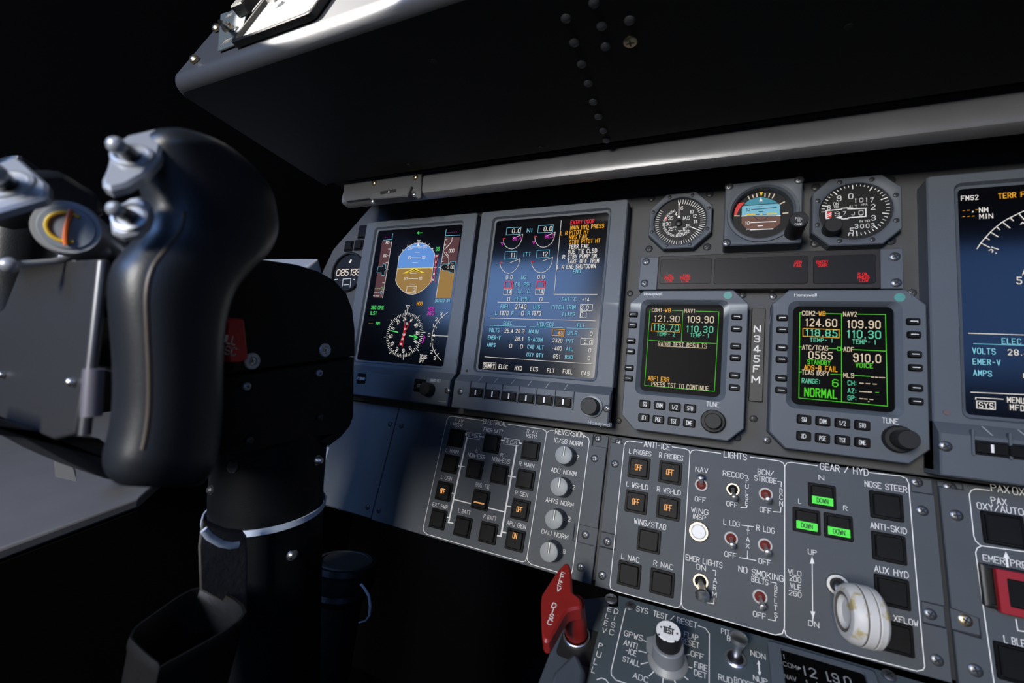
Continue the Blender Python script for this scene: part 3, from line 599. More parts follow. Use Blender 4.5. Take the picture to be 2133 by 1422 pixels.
i.lines('660,432 838,415 838,405 908,400 908,412 1112,405 1112,497 912,512 912,522 840,527 840,517 660,522z', 'w', 0.0009); i.fill([(670, 445), (722, 440), (722, 508), (670, 512)], 'r'); i.lines('675,480 718,455; 675,500 718,475', 'w', 0.0006)
i.fill([(755, 515), (800, 500), (850, 490), (830, 515), (795, 532)], 'w'); i.done(al, 'dial_markings')
u, v = U.uv(708, 650, z1); knob(al, 'setting_knob', u, v, z1, 0.0064, 0.011, KNOBB, 40, 0.02)
# ------------------------------------------------------------------ warning light panel
U.zoom(1320, 510, 3.678); z1 = -0.004
a0, b0, c0, d0 = U.uv(55, 88, z1), U.uv(2060, 40, z1), U.uv(2065, 345, z1), U.uv(45, 340, z1)
wx0, wx1, wy0, wy1 = a0[0], b0[0], (c0[1] + d0[1]) / 2, (a0[1] + b0[1]) / 2
wp = Thing('warning_light_panel', 'long dark warning light strip with red captions such as ENTRY DOOR above the radios', 'warning lights', U, ((wx0 + wx1) / 2, wy0, ZB))
k0, k1 = U.uv(187, 200, z1)[0], U.uv(1885, 200, z1)[0]
for xa, xb in ((wx0, k0), (k1, wx1)):
    mb = MB(); mb.box((xa + xb) / 2, (wy0 + wy1) / 2, xb - xa, wy1 - wy0, ZB, z1 + 0.001, BEZEL, 0.001, 0.0005); wp.part('mounting_bracket', mb)
mb = MB(); FRB = mat('warning_frame_brown_black', (0.016, 0.014, 0.013), 0.5, spec=0.3, bump=0.2); mb.box((k0 + k1) / 2, (wy0 + wy1) / 2, k1 - k0, wy1 - wy0, ZB, z1 + 0.002, FRB, 0.0008, 0.0005); wp.part('frame', mb)
WINM = mat('warning_window', (0.010, 0.0095, 0.010), 0.4, spec=0.2)
for q in ((210, 118, 590, 300), (622, 110, 1332, 300), (1372, 92, 1848, 300)):
    p0, p1 = U.uv(q[0], q[1], z1), U.uv(q[2], q[3], z1); mb = MB(); mb.box((p0[0] + p1[0]) / 2, (p0[1] + p1[1]) / 2, p1[0] - p0[0], abs(p0[1] - p1[1]), z1, z1 + 0.0024, WINM, 0.002, 0.0003); wp.part('caption_window', mb)
screws(wp, U, [(95, 128), (83, 293), (2000, 90), (2010, 290)], z1 + 0.001, 0.0036, DSTEEL)
for cap_ in ('L OIL@270,234,58; PRESS@270,255,70; LOW@270,276,48', 'L FUEL@395,234,78; PRESS@395,255,70; LOW@393,276,50', 'GEN@1260,132,50,20; FAIL@1258,157,58,20', 'ENTRY@1445,130,88,19; DOOR@1447,155,70,19', 'R OIL@1757,222,76,20; PRESS@1760,248,88,20; LOW@1762,272,66,20'):
    i = Ink(U, z1 + 0.0026); i.zoom(1320, 510, 3.678); i.many(cap_, 17, 'P', 0.15); i.done(wp, 'caption')
# ------------------------------------------------------------------ radios
def radio(name, label, zo, cor, soft_l, soft_r, keys, kn, tune, brand, dot, scr, tall):
    U.zoom(*zo); z1 = 0.004; cx, cy, w, h = cor
    th = Thing(name, label, 'radio', U, (cx, cy - h / 2, ZB)); mb = MB(); c_ = 0.0118
    sx, sy, sw, sh = scr
    mb.loft([(octo(cx, cy, w, h, c_), ZB + 0.0003), (octo(cx, cy, w, h, c_), z1 - 0.001), (octo(cx, cy, w - 0.0016, h - 0.0016, c_ - 0.0004), z1), (rr(sx, sy, sw + 0.017, sh + 0.016, 0.006), z1), (rr(sx, sy, sw + 0.009, sh + 0.009, 0.005), z1 - 0.0035), (rr(sx, sy, sw + 0.0085, sh + 0.0085, 0.004), -0.0005)], BEZEL, False, False, c=(sx, sy)); th.part('bezel', mb)
    mb = MB(); mb.box(sx, sy, sw + 0.009, sh + 0.009, -0.003, -0.0003, DULLG, 0.004); th.part('screen', mb)
    i = Ink(U, z1 + 0.0027); i.zoom(*zo)
    kw, kh = (0.0083, 0.0055)
    def key(nm, x, y, w_, h_):
        u, v = U.uv(x, y, z1 + 0.001); b = MB(); b.loft([(rr(0, 0, w_, h_, 0.0014), -0.001), (rr(0, 0, w_, h_, 0.0014), 0.0004), (rr(0, 0, w_ - 0.0006, h_ - 0.0006, 0.0012), 0.0018), (rr(0, 0, w_ - 0.0016, h_ - 0.0016, 0.001), 0.0025)], CAPB); return th.put(nm, b.mesh(nm), u, v, z1)
    for q in (soft_l, soft_r):
        for n_, (x, y) in enumerate(q):
            e = key('line_key', x, y, kw, kh); b = MB(); b.box(0, 0, 0.0044, 0.00055, 0.0024, 0.0026, WHITEP)
            if n_ == 0: b.box(-0.002 if q is soft_l else 0.002, -0.0004, 0.0005, 0.0013, 0.0024, 0.0026, WHITEP)
            link('key_mark', b.mesh('key_mark'), e)
    for tx, x, y in keys:
        e = key('function_key', x, y, 0.0099, 0.0074); i.text(tx, x, y, 16 * len(tx), 34 * zo[2] / 4.0, 'w', 0.11)
    i.zoom(*zo); i.z = z1 + 0.0002; i.many('TUNE@%g,%g,%g,%g' % tune, 36, 'w', 0.09); i.done(th)
    u, v = U.uv(*kn, z1); knob(th, 'outer_tuning_knob', u, v, z1, 0.0098, 0.0055, KNOBB, 90, 0.05)
    knob(th, 'inner_tuning_knob', u, v, z1 + 0.0055, 0.0066, tall, KNOBB, 60, 0.04)
    u, v = U.uv(brand[0], brand[1], z1); fonttext(th, 'Honeywell', u, v, z1 + 0.0002, brand[2], WHITEP)
    u, v = U.uv(*dot, z1); b = MB(); b.lathe(0, 0, [(0.0034, 0), (0.0034, 0.0003)], TEAL, 28); th.put('round_sticker', b.mesh('round_sticker'), u, v, z1)
    return th
r1s = (0.35191 + 0.0285 - 0.001, -0.0, 0, 0)
U.zoom(1280, 590, 4.309)
def scr_of(tl, br, gw=0.0, gh=0.0):
    a, b = U.uv(*tl, -0.0003), U.uv(*br, -0.0003); return ((a[0] + b[0]) / 2, (a[1] + b[1]) / 2, b[0] - a[0], a[1] - b[1])
ra = radio('radio_unit', 'left radio tuning unit with 121.90 and RADIO TEST RESULTS on its screen', (1280, 590, 4.309), (0.3826, -0.1497, 0.1000, 0.1305),
    [(168, 278), (160, 375), (147, 515), (142, 610), (130, 757), (123, 852)], [(1097, 300), (1095, 408), (1088, 563), (1083, 667), (1078, 825), (1075, 935)],
    [('SQ', 272, 1083), ('DIM', 405, 1095), ('1/2', 540, 1110), ('STO', 678, 1122), ('ID', 262, 1205), ('PGE', 393, 1222), ('TST', 530, 1238), ('DME', 670, 1253)],
    (882, 1236), (882, 1085, 110, 38), (345, 98, 0.0163), (1017, 108), scr_of((325, 230), (897, 975)), 0.0065)
i = Ink(U, -0.0001, 1e-5); i.gap = 4.2; i.zoom(1280, 590, 4.309)
i.lines('318,238 330,238; 520,243 615,247; 730,250 937,255 897,970 270,915 318,238; 615,247 600,520; 310,510 912,540', 'L', 0.0004)
i.many('COM1@380,240,84,32; -@443,242,22,26; NAV1@675,247,90,32; 121.90@468,318,222,52; 109.90@770,325,236,55; RADIO TEST RESULTS@605,553,435,38; PRESS TST TO CONTINUE@582,922,508,38', 34, 'N'); i.many('WB@480,243,50,32; ADF1 ERR@395,857,187,38', 34, 'A')
i.many('118.70@460,397,226,50; 110.30@763,412,238,55; TEMP- 2@460,455,158; TEMP- 1@762,467,163', 32, 'T'); i.lines('338,358 592,370 586,438 330,428z', 'A', 0.0004); i.lines('390,562 823,583', 'N', 0.0004); i.done(ra, 'screen_image')
U.zoom(1590, 590, 3.742)
rb = radio('radio_unit', 'right radio tuning unit with 124.60, squawk 0565 and ADF on its screen', (1590, 590, 3.742), (0.5003, -0.1497, 0.1000, 0.1305),
    [(148, 268), (147, 362), (143, 500), (142, 593), (140, 738), (138, 832)], [(1170, 297), (1175, 400), (1182, 553), (1187, 657), (1190, 815), (1193, 920)],
    [('SQ', 318, 1060), ('DIM', 465, 1075), ('1/2', 617, 1090), ('STO', 772, 1107), ('ID', 315, 1190), ('PGE', 462, 1207), ('TST', 617, 1222), ('DME', 772, 1240)],
    (1046, 1212), (988, 1072, 122, 40), (328, 92, 0.0155), (1062, 110), scr_of((280, 220), (968, 960)), 0.0150)
i = Ink(U, -0.0001, 1e-5); i.gap = 4.2; i.zoom(1590, 590, 3.742)
i.lines('300,229 285,228 277,893 968,957 952,243 735,240; 485,235 620,238; 610,238 610,920; 510,508 575,510; 578,497 603,498 602,523 576,522z; 603,512 622,512; 705,516 955,528; 278,495 298,495; 278,690 298,690; 525,708 622,712; 705,717 830,725; 875,851 900,852', 'L', 0.0005)
i.many('COM2@352,233,98,32; -@417,233,22,26; NAV2@675,240,102,34; 124.60@448,307,243,54; 109.90@780,320,256,56; ATC/TCAS@402,502,198; ADF@665,515,78; 0565@445,562,180,54; TCAS DSPY@405,697,208; 910.0@807,583,208,60; MLS@665,717,78', 34, 'N', 0.13); i.many('WB@458,236,52,32; ADS-B FAIL@445,662,256,38', 36, 'A', 0.13)
i.many('118.85@450,387,243,52; 110.30@780,398,260,56; TEMP- 1@450,443,173,30; TEMP- 1@783,457,180,32; CH:@690,777,64; AZ:@690,838,64; GP:@690,893,64; RANGE:@370,762,138', 34, 'T', 0.13)
i.many('STANDBY@432,615,176; VOICE@785,640,132; 6@560,777,40,52; NORMAL@445,855,248,64', 34, 'L', 0.14); i.lines('308,352 590,362 590,425 308,412z', 'A', 0.0005)
i.lines('750,777 778,779; 800,781 828,782; 852,784 880,786; 750,843 778,844; 784,845 810,846; 816,847 842,848; 750,897 775,899; 785,900 808,902; 828,904 853,906; 818,921 821,921; 840,730 860,731; 872,732 890,733; 902,734 918,735; 928,735 945,736', 'N', 0.0006); i.done(rb, 'screen_image')
for r_ in (ra, rb): r_.root['group'] = 'radio tuning units'
# registration placard
U.zoom(1280, 590, 4.309); a, b = U.uv(1225, 226, ZB), U.uv(1335, 1068, ZB)
pw = U.size(1280, 600, 124, 1, ZB)[0]; px_ = U.uv(1278, 640, ZB)[0]
rp = Thing('registration_placard', 'narrow black upright placard lettered N345FM between the two radios', 'placard', U, (px_, b[1], ZB))
mb = MB(); mb.box(px_, (a[1] + b[1]) / 2, pw, a[1] - b[1], ZB, ZB + 0.0025, mat('placard_dark', (0.012, 0.0115, 0.011), 0.5, bump=0.2), 0.001, 0.0005); rp.part('plate', mb)
i = Ink(U, ZB + 0.0027); i.zoom(1280, 590, 4.309); i.many('N@1281,408,52; 3@1278,497,46; 4@1275,587,48; 5@1273,677,46; F@1272,767,46; M@1268,862,66', 56, 'w', 0.19); i.done(rp, 'lettering')
# ------------------------------------------------------------------ switch panels below the displays
TH = 0.004
lb = Thing('panel_support_frame', 'dark frame seen in the gaps behind the lower switch panels', 'frame', L, (0.45, -0.128, -TH))
mb = MB(); mb.prism([(-0.13, 0.0), (1.03, 0.0), (1.03, -0.128), (-0.13, -0.128)][::-1], -0.007, -TH - 0.0003, mat('support_black', (0.010, 0.011, 0.012), 0.6)); lb.part('support_plate', mb)
def plate(name, label, poly, M=PANEL, fr=None, z0=-TH, c=None, cat='switch panel'):
    fr = fr or L; xs = [p[0] for p in poly]; ys_ = [p[1] for p in poly]
    th = Thing(name, label, cat, fr, c or ((min(xs) + max(xs)) / 2, min(ys_), z0)); mb = MB(); mb.prism(poly, z0, 0, M, 0.0005); th.part('face_plate', mb); return th
def lug(th, q):
    mb = MB(); mb.prism(q, -TH, -0.0022, PANEL, 0.0003); th.part('mounting_lug', mb)
def legend(e, text, s=0.006, col='O', w=None, h=0.0047, dx=0, dy=0, z=0.0034):
    fr = Frame((0, 0, 0), (1, 0, 0), (0, 1, 0)); i = Ink(fr, z); i.raw(text, dx, dy, h, w or s, col, 0.0005); return link('legend', i.mb.mesh('legend', True), e)
L.zoom(660, 840, 4.74)
s0, s1 = L.uv(797, 95), L.uv(537, 1135); sx_ = (s0[0] + s1[0]) / 2
BOT = -0.1315
# blank cover at the left
cp = plate('blank_cover_panel', 'plain dark blue-grey blank panel at the far left under the clock', [(-0.125, -0.001), (-0.125, -0.124), (sx_ - 0.0006, BOT + 0.004), (sx_ - 0.0006, -0.001)], cat='panel')
screws(cp, L, [(722, 205), (502, 1022)], 0, 0.0030, BLKSCR)
# electrical and reversion panel
L.zoom(870, 850, 4.063)
e1 = L.uv(1597, 345)[0]; nt = L.uv(1480, 280); lug1 = L.uv(1500, 1030); lug2 = L.uv(1480, 1150)
poly = [(sx_ + 0.0004, -0.001), (sx_ + 0.0004, BOT + 0.003), (0.318, BOT), (0.3185, BOT + 0.018), (0.3185, lug2[1] - 0.001), (lug2[0] - 0.0185, lug2[1] - 0.001), (lug2[0] - 0.0185, lug1[1] + 0.0015), (0.3185, lug1[1] + 0.0015), (0.3185, nt[1] - 0.004), (nt[0], nt[1] - 0.004), (nt[0], -0.001)]
ep = plate('electrical_panel', 'electrical switch panel with bus lines, black square buttons and four grey reversion knobs', poly)
lug(ep, [(nt[0] - 0.001, -0.0012), (nt[0] - 0.001, nt[1] - 0.0045), (0.3185, nt[1] - 0.0045), (0.3185, -0.0012)]); lug(ep, [(lug2[0] - 0.019, lug1[1] + 0.002), (lug2[0] - 0.019, lug2[1] - 0.0015), (0.3185, lug2[1] - 0.0015), (0.3185, lug1[1] + 0.002)])
L.zoom(870, 850, 4.063)
for x, y, z in ((1525, 255, -0.0022), (1498, 425, 0), (1420, 1070, -0.0022), (1380, 1345, 0)):
    u, v = L.uv(x, y, z); screw(ep, u, v, z, 0.0036, DSTEEL)
L.zoom(660, 840, 4.74); screws(ep, L, [(835, 222), (612, 1055)], 0, 0.0030, BLKSCR)
L.zoom(870, 850, 4.063)
for x, y, lg in ((322, 250, ''), (272, 470, ''), (217, 702, 'OFF'), (167, 937, ''), (622, 298, ''), (477, 515, ''), (688, 557, ''), (528, 775, '-'), (377, 1003, ''), (592, 1055, ''), (952, 357, ''), (908, 602, ''), (865, 857, 'OFF'), (820, 1115, 'ON')):
    u, v = L.uv(x, y, 0.002); e, k = square_button(ep, u, v, 0)
    if lg == '-':
        b = MB(); b.box(0, -0.0025, 0.0120, 0.0004, 0.0031, 0.0034, INKM['O']); b.box(0, -0.0033, 0.0120, 0.0004, 0.0031, 0.0034, INKM['O']); link('legend', b.mesh('legend'), e)
    elif lg: legend(e, lg, w=0.0056 if lg == 'OFF' else 0.0040, dy=0.004 if lg == 'ON' else 0)
i = Ink(L, 0.0001, 4e-6); i.zoom(870, 850, 4.063); LW = 0.00055
i.lines('548,103 290,68 262,75 245,105 47,1010 50,1040 80,1067 885,1300 912,1292 925,1260 1090,215 1083,190 1055,177 765,135; 1158,191 1125,188 1100,200 1090,215; 925,1258 930,1290 960,1320 1270,1412 1300,1400 1310,1370 1452,280 1445,252 1410,232', 'w', LW)
i.many('ELECTRICAL@652,122,196,36; REVERSION@1285,210,240,42; L AV@350,107,66,28; MSTR@340,142,76,28; EMER BATT@640,190,160,30; R AV@970,200,88,30; MSTR@962,237,85,30; L MAIN@292,362,106,28; L@502,360,14,26; NON-ESS@495,402,140,32; R@712,395,18,28; NON-ESS@705,440,148,34; R MAIN@922,478,124,34; L GEN@243,590,88,30; R GEN@880,725,106,34; BUS-TIE@550,655,113,32; EXT PWR@190,825,126,30; L BATT@395,875,98,32; R BATT@612,925,104,32; APU GEN@835,985,158,36; L ESS@470,232,76,26; R ESS@795,285,82,28; IC/SG NORM@1272,285,236,36; 2@1353,413,18,34; ADC NORM@1235,537,210,36; 2@1320,670,20,36; AHRS NORM@1200,795,232,36; 2@1282,937,20,36; DAU NORM@1160,1065,220,36; B@1242,1213,18,34', 32, 'w', 0.10)
i.lines('418,205 530,215 522,265 412,250z; 735,250 862,270 855,318 727,302z', 'w', 0.0004)
i.lines('402,216 415,218; 527,240 560,243; 703,268 733,273; 860,294 878,297; 342,487 398,495; 290,718 310,720; 250,922 272,925; 262,965 300,972; 312,772 447,806; 595,842 732,876; 705,1082 668,1077; 762,572 827,583; 750,827 785,832; 712,1047 747,1053', 'w', 0.0011)
i.lines('418,250 262,965; 838,318 705,1082', 'w', 0.0018)
i.done(ep)
def rev_knob(th, x, y):
    u, v = L.uv(x, y, 0); b = MB(); n = 40; r = 0.0092
    b.loft([(circ(0, 0, r + 0.0004, n, 0.0), 0), (circ(0, 0, r + 0.0002, n, 0.04), 0.002), (circ(0, 0, r - 0.0006, n, 0.05), 0.0125)], KNOBD, False, True)
    e = th.put('selector_knob', b.mesh('knob_skirt'), u, v, 0)
    b = MB(); b.loft([(circ(0, 0, r - 0.0006, n), 0.0124), (circ(0, 0, r - 0.0009, n), 0.0140), (circ(0, 0, r - 0.0016, n), 0.0144)], KNOBG); link('knob_cap', b.mesh('knob_cap'), e)
    b = MB(); b.box(0, 0.0035, 0.0022, 0.0085, 0.0140, 0.0146, BLACK); b.box(0, 0.0035, 0.0009, 0.0085, 0.0141, 0.0148, WHITEP); link('pointer_mark', b.mesh('pointer_mark'), e)
    return e
for x, y in ((1268, 408), (1230, 668), (1188, 937), (1148, 1205)): rev_knob(ep, x, y)
# centre panel: anti-ice, lights, gear
L.zoom(1620, 940, 4.444); cr = L.uv(1452, 420)[0]; nt = L.uv(1228, 370)
L.zoom(1900, 960, 3.077); q1 = L.uv(210, 940); q2 = L.uv(222, 1075); q0 = L.uv(65, 935)
c0 = 0.3214; c1 = cr
L.zoom(1230, 890, 3.467); a1 = L.uv(235, 150); a2 = L.uv(150, 775); a3 = L.uv(150, 880)
poly = [(a1[0] - 0.0015, -0.001), (a1[0] - 0.0015, a1[1] + 0.004), (c0, a1[1] + 0.004), (c0, a2[1] + 0.001), (a2[0] + 0.0045, a2[1] + 0.001), (a2[0] + 0.0045, a3[1]), (c0, a3[1]), (c0, BOT), (c1, BOT + 0.002), (c1, q2[1]), (q0[0], q2[1]), (q0[0], q1[1] + 0.001), (c1, q1[1] + 0.001), (c1, nt[1]), (nt[0] + 0.001, nt[1]), (nt[0] + 0.001, -0.001)]
cpn = plate('anti_ice_lights_gear_panel', 'centre switch panel for anti-ice, lights and landing gear with three green DOWN lamps', poly)
zl = -0.0022
lug(cpn, [(c0, -0.0012), (c0, a1[1] + 0.0045), (a1[0] - 0.001, a1[1] + 0.0045), (a1[0] - 0.001, -0.0012)]); lug(cpn, [(c0, a2[1] + 0.0005), (c0, a3[1] + 0.0005), (a2[0] + 0.005, a3[1] + 0.0005), (a2[0] + 0.005, a2[1] + 0.0005)])
lug(cpn, [(nt[0] + 0.0005, -0.0012), (nt[0] + 0.0005, nt[1] + 0.0005), (c1, nt[1] + 0.0005), (c1, -0.0012)]); lug(cpn, [(q0[0] - 0.0005, q1[1] + 0.0005), (q0[0] - 0.0005, q2[1] + 0.0005), (c1, q2[1] + 0.0005), (c1, q1[1] + 0.0005)])
for x, y, z in ((203, 105, zl), (177, 263, 0), (122, 825, zl), (85, 1068, 0)):
    u, v = L.uv(x, y, z); screw(cpn, u, v, z, 0.0036, DSTEEL)
L.zoom(1900, 960, 3.077)
for x, y, z in ((30, 135, zl), (65, 318, 0), (115, 980, zl), (158, 1275, 0)):
    u, v = L.uv(x, y, z); screw(cpn, u, v, z, 0.0036, DSTEEL)
L.zoom(1230, 890, 3.467)
for x, y, lg in ((348, 290, 'OFF'), (575, 325, 'OFF'), (328, 537, 'OFF'), (560, 580, 'OFF'), (420, 815, ''), (277, 1063, ''), (515, 1122, '')):
    u, v = L.uv(x, y, 0.002); e, k = square_button(cpn, u, v, 0)
    if lg: legend(e, lg, w=0.0058)
i = Ink(L, 0.0001, 4e-6); i.zoom(1230, 890, 3.467)
i.lines('372,110 280,97 255,104 243,130 140,1140 147,1165 175,1180 622,1301 646,1292 655,1262 718,190 712,167 690,155 590,140; 940,187 760,162 732,167 718,190; 655,1262 665,1295 692,1316 1335,1498 1385,1488 1401,1445 1403,280 1392,255 1362,241 1155,213', 'w', LW)
i.many('ANTI-ICE@480,130,186,40; L PROBES@358,180,158,32; R PROBES@582,210,170,34; L WSHLD@337,420,153,34; R WSHLD@565,458,168,34; WING/STAB@430,697,230,38; L NAC@288,943,126,36; R NAC@525,993,138,36; LIGHTS@1045,203,163,42; NAV@803,307,88,34; OFF@793,520,76,34; WING@788,603,120,36; INSP@785,647,90,34; RECOG@1030,340,146,36; OFF@1022,555,78,34; BCN/@1265,325,113,36; STROBE@1263,375,158,36; OFF@1263,597,80,36; L LDG@1018,690,113,36; R LDG@1263,735,128,38; OFF@1010,920,83,36; OFF@1258,970,88,38; EMER LIGHTS@818,965,262,38; ON@797,1010,68,36; NO SMOKING@1228,1055,322,42; BELTS@1223,1105,118,38; OFF@1220,1355,90,38; P@1133,383,18,32; U@1130,425,20,32; L@1130,467,16,32; S@1129,507,18,32; E@1128,548,16,32; B@1377,460,20,34; C@1377,503,22,34; N@1377,550,22,34; T@1137,757,22,32; A@1136,808,24,32; X@1135,855,24,32; I@1134,905,4,32; A@900,1105,26,34; R@897,1155,20,34; M@895,1205,28,34; B@1340,1160,20,34; E@1338,1205,18,34; L@1337,1253,16,34; T@1336,1302,22,34; S@1338,1355,20,34', 34, 'w', 0.10)
i.lines('1113,348 1135,350 1134,365; 1128,567 1127,580 1085,577; 1352,390 1378,393 1377,428; 1375,575 1373,612 1320,607; 1092,705 1180,717; 1138,712 1138,735; 1134,925 1133,945; 1075,938 1195,960; 885,1030 905,1033 903,1070; 893,1235 890,1272 843,1265; 1300,1115 1340,1122 1340,1138; 1336,1380 1334,1395 1285,1385', 'w', 0.0005)
i.zoom(1620, 940, 4.444)
i.lines('365,132 120,100 85,106 62,140; 318,1005 324,1590; 850,195 1140,228 1190,250 1213,300 1215,320', 'w', LW)
i.fill([(317, 968), (297, 1037), (341, 1037)], 'w')
i.many('GEAR / HYD@610,165,442,58; N@403,242,46,42; L@202,460,20,42; R@625,525,32,42; NOSE STEER@997,325,388,52; ANTI-SKID@1022,708,332,54; AUX HYD@1050,1112,312,56; UP@320,932,76,46; VLO@155,1120,120,46; 200@160,1180,106,46; VLE@165,1250,98,46; 260@160,1315,112,46', 50, 'w', 0.105)
i.zoom(1620, 1160, 5.4278)
i.lines('78,825 92,880 150,920 1570,1285 1640,1272 1660,1235 1652,1170 1545,0 1481,-803', 'w', LW); i.fill([(370, 612), (423, 615), (400, 700)], 'w'); i.many('DN@405,755,118,58; LD XFLOW@1370,700,420,66', 56, 'w', 0.105)
i.done(cpn)
L.zoom(1620, 940, 4.444)
for x, y in ((1012, 505), (1035, 893), (1065, 1302), (1095, 1725)):
    u, v = L.uv(x, y, 0.002); square_button(cpn, u, v, 0, s=0.0198, h=0.0026)
for x, y in ((410, 412), (266, 642), (562, 697)):
    u, v = L.uv(x, y, 0.001); e, k = square_button(cpn, u, v, 0, s=0.0182, name='gear_lamp', h=0.0022)
    b = MB(); b.box(0, -0.0037, 0.0138, 0.0058, 0.0021, 0.00235, INKM['g']); link('green_lens', b.mesh('green_lens'), e); legend(e, 'DOWN', col='d', w=0.0072, h=0.0030, dy=-0.0037, z=0.0024)
def toggle(th, fr, zo, x, y, tx, ty, col, big=1.0, hub=0.0052, hz=0.0125):
    fr.zoom(*zo); u, v = fr.uv(x, y, 0); tu, tv = fr.uv(tx, ty, hz); dx, dy = tu - u, tv - v
    b = MB(); b.lathe(0, 0, [(hub, -0.001), (hub, 0.0012), (hub * 0.93, 0.0017), (hub * 0.74, 0.0017), (hub * 0.72, 0.0004)], {'brass': BRASS, 'red': PLATEW, 'steel': STEEL}[col], 28, False, False)
    e = th.put('toggle_switch', b.mesh('toggle_collar'), u, v, 0)
    b = MB(); b.lathe(0, 0, [(hub * 0.73, 0.0003), (hub * 0.5, 0.0014), (hub * 0.25, 0.0024)], REDB if col == 'red' else BLACK, 24); link('boot', b.mesh('boot'), e)
    b = MB(); p0, p1 = Vector((0, 0, 0.001)), Vector((dx, dy, hz)); k = big
    b.sweep([p0, p0.lerp(p1, 0.5), p0.lerp(p1, 0.75), p0.lerp(p1, 0.9), p1, p1 + (p1 - p0) * 0.05], [0.0012 * k, 0.0015 * k, 0.0022 * k, 0.0027 * k, 0.0025 * k, 0.0013 * k], STEEL if big < 1.2 else BATM, 16); link('lever', b.mesh('lever'), e)
    return e
PLATEW = mat('toggle_white_nut', (0.40, 0.39, 0.38), 0.45); BATM = mat('bat_handle_satin', (0.72, 0.71, 0.70), 0.28, metal=1.0)
z7 = (1230, 890, 3.467)
for x, y, tx, ty, c_ in ((800, 415, 796, 352, 'red'), (1028, 447, 1038, 515, 'brass'), (1265, 482, 1285, 530, 'red'), (1015, 800, 1024, 860, 'red'), (1260, 850, 1282, 912, 'red'), (1223, 1220, 1245, 1305, 'red')): toggle(cpn, L, z7, x, y, tx, ty, c_)
toggle(cpn, L, z7, 795, 1110, 808, 1222, 'brass', 2.0, 0.0060, 0.016)
L.zoom(*z7); u, v = L.uv(781, 752, 0.001); b = MB(); b.lathe(0, 0, [(0.0080, -0.001), (0.0080, 0.0015), (0.0072, 0.003), (0.0060, 0.003), (0.0058, 0.001)], BRASS, 32, False, False); e = cpn.put('wing_inspection_button', b.mesh('button_collar'), u, v, 0)
b = MB(); b.lathe(0, 0, [(0.0056, 0), (0.0056, 0.0040), (0.0048, 0.0046)], WBUT, 32); link('button_cap', b.mesh('button_cap'), e)
# landing gear lever: collar, shaft and the little white wheel
L.zoom(1620, 1160, 5.4278); u, v = L.uv(672, 312, 0.0); b = MB(); b.lathe(0, 0, [(0.0078, -0.001), (0.0078, 0.002), (0.007, 0.003), (0.0052, 0.003), (0.0050, 0.0006)], STEEL, 32, False, False); b.lathe(0, 0, [(0.0051, 0.0), (0.005, 0.0008)], RECESS, 24)
gl = cpn.put('landing_gear_lever', b.mesh('lever_collar'), u, v, 0)
wc = Vector(L.uv(930, 655, 0.048) + (0.048,)) - Vector((u, v, 0))
b = MB(); b.sweep([(0, 0, 0.0), wc * 0.55, wc], [0.0032, 0.0032, 0.0038], DSTEEL, 16); link('lever_shaft', b.mesh('lever_shaft'), gl)
b = MB(); prof = [(0.0085, -0.0072), (0.0105, -0.0092), (0.0132, -0.0100), (0.0168, -0.0093), (0.0188, -0.0072), (0.0196, -0.0032), (0.0193, -0.0026), (0.0193, -0.0022), (0.0199, -0.0016), (0.0199, 0.0030), (0.0195, 0.0034), (0.0195, 0.0038), (0.0199, 0.0044), (0.0192, 0.0078), (0.0170, 0.0098), (0.0132, 0.0104), (0.009, 0.0085)]
WS = 0.9; TW = math.radians(8)
def wv(z, r, t): return wc + Vector((math.cos(TW), 0, -math.sin(TW))) * (z * 0.96) + Vector((0, 1, 0)) * (WS * r * math.cos(t)) + Vector((math.sin(TW), 0, math.cos(TW))) * (WS * r * math.sin(t))
n = 48; Lp = [[wv(z, r, 2 * math.pi * k / n) for k in range(n)] for r, z in prof]; b.loops3(Lp, WHITEK, True, True); link('gear_wheel', b.mesh('gear_wheel'), gl, label='small worn white wheel-shaped knob')
b = MB(); GRM = mat('wheel_groove_dirt', (0.10, 0.085, 0.065), 0.7)
for zz in (-0.0024, 0.0036):
    b.loops3([[wv(zz + dz, r, 2 * math.pi * k / n) for k in range(n)] for r, dz in ((0.0190, -0.0006), (0.01955, -0.0004), (0.01955, 0.0004), (0.0190, 0.0006))], GRM, False, False)
b.loops3([[wv(z, r, 2 * math.pi * k / n) for k in range(n)] for r, z in ((0.0106, -0.0093), (0.0128, -0.01015), (0.0130, -0.00990))], GRM, False, False)
link('wheel_grooves', b.mesh('wheel_grooves'), gl)
# right-hand panel: passenger oxygen and bleed
L.zoom(1900, 960, 3.077); rx = L.uv(182, 240)[0]; m1 = L.uv(325, 130); m2 = L.uv(420, 1000); m3 = L.uv(420, 1075)
poly = [(m1[0], -0.001), (m1[0], m1[1] - 0.006), (rx, m1[1] - 0.006), (rx, q1[1] + 0.001), (m2[0] + 0.001, q1[1] - 0.002), (m2[0] + 0.001, q2[1] - 0.001), (rx, q2[1]), (rx, BOT), (0.72, BOT), (0.72, -0.001)]
pp = plate('oxygen_bleed_panel', 'passenger oxygen and bleed switch panel at the right edge with a red guarded switch', poly)
lug(pp, [(rx, -0.0012), (rx, m1[1] - 0.0055), (m1[0] + 0.0005, m1[1] - 0.0055), (m1[0] + 0.0005, -0.0012)]); lug(pp, [(rx, q1[1] + 0.0005), (rx, q2[1] + 0.0005), (m2[0] + 0.0015, q2[1] + 0.0005), (m2[0] + 0.0015, q1[1] - 0.001)])
for x, y, z, M in ((240, 165, zl, DSTEEL), (283, 347, 0, DSTEEL), (340, 1020, zl, BRASS), (405, 1340, 0, DSTEEL)):
    u, v = L.uv(x, y, z); screw(pp, u, v, z, 0.0038, M)
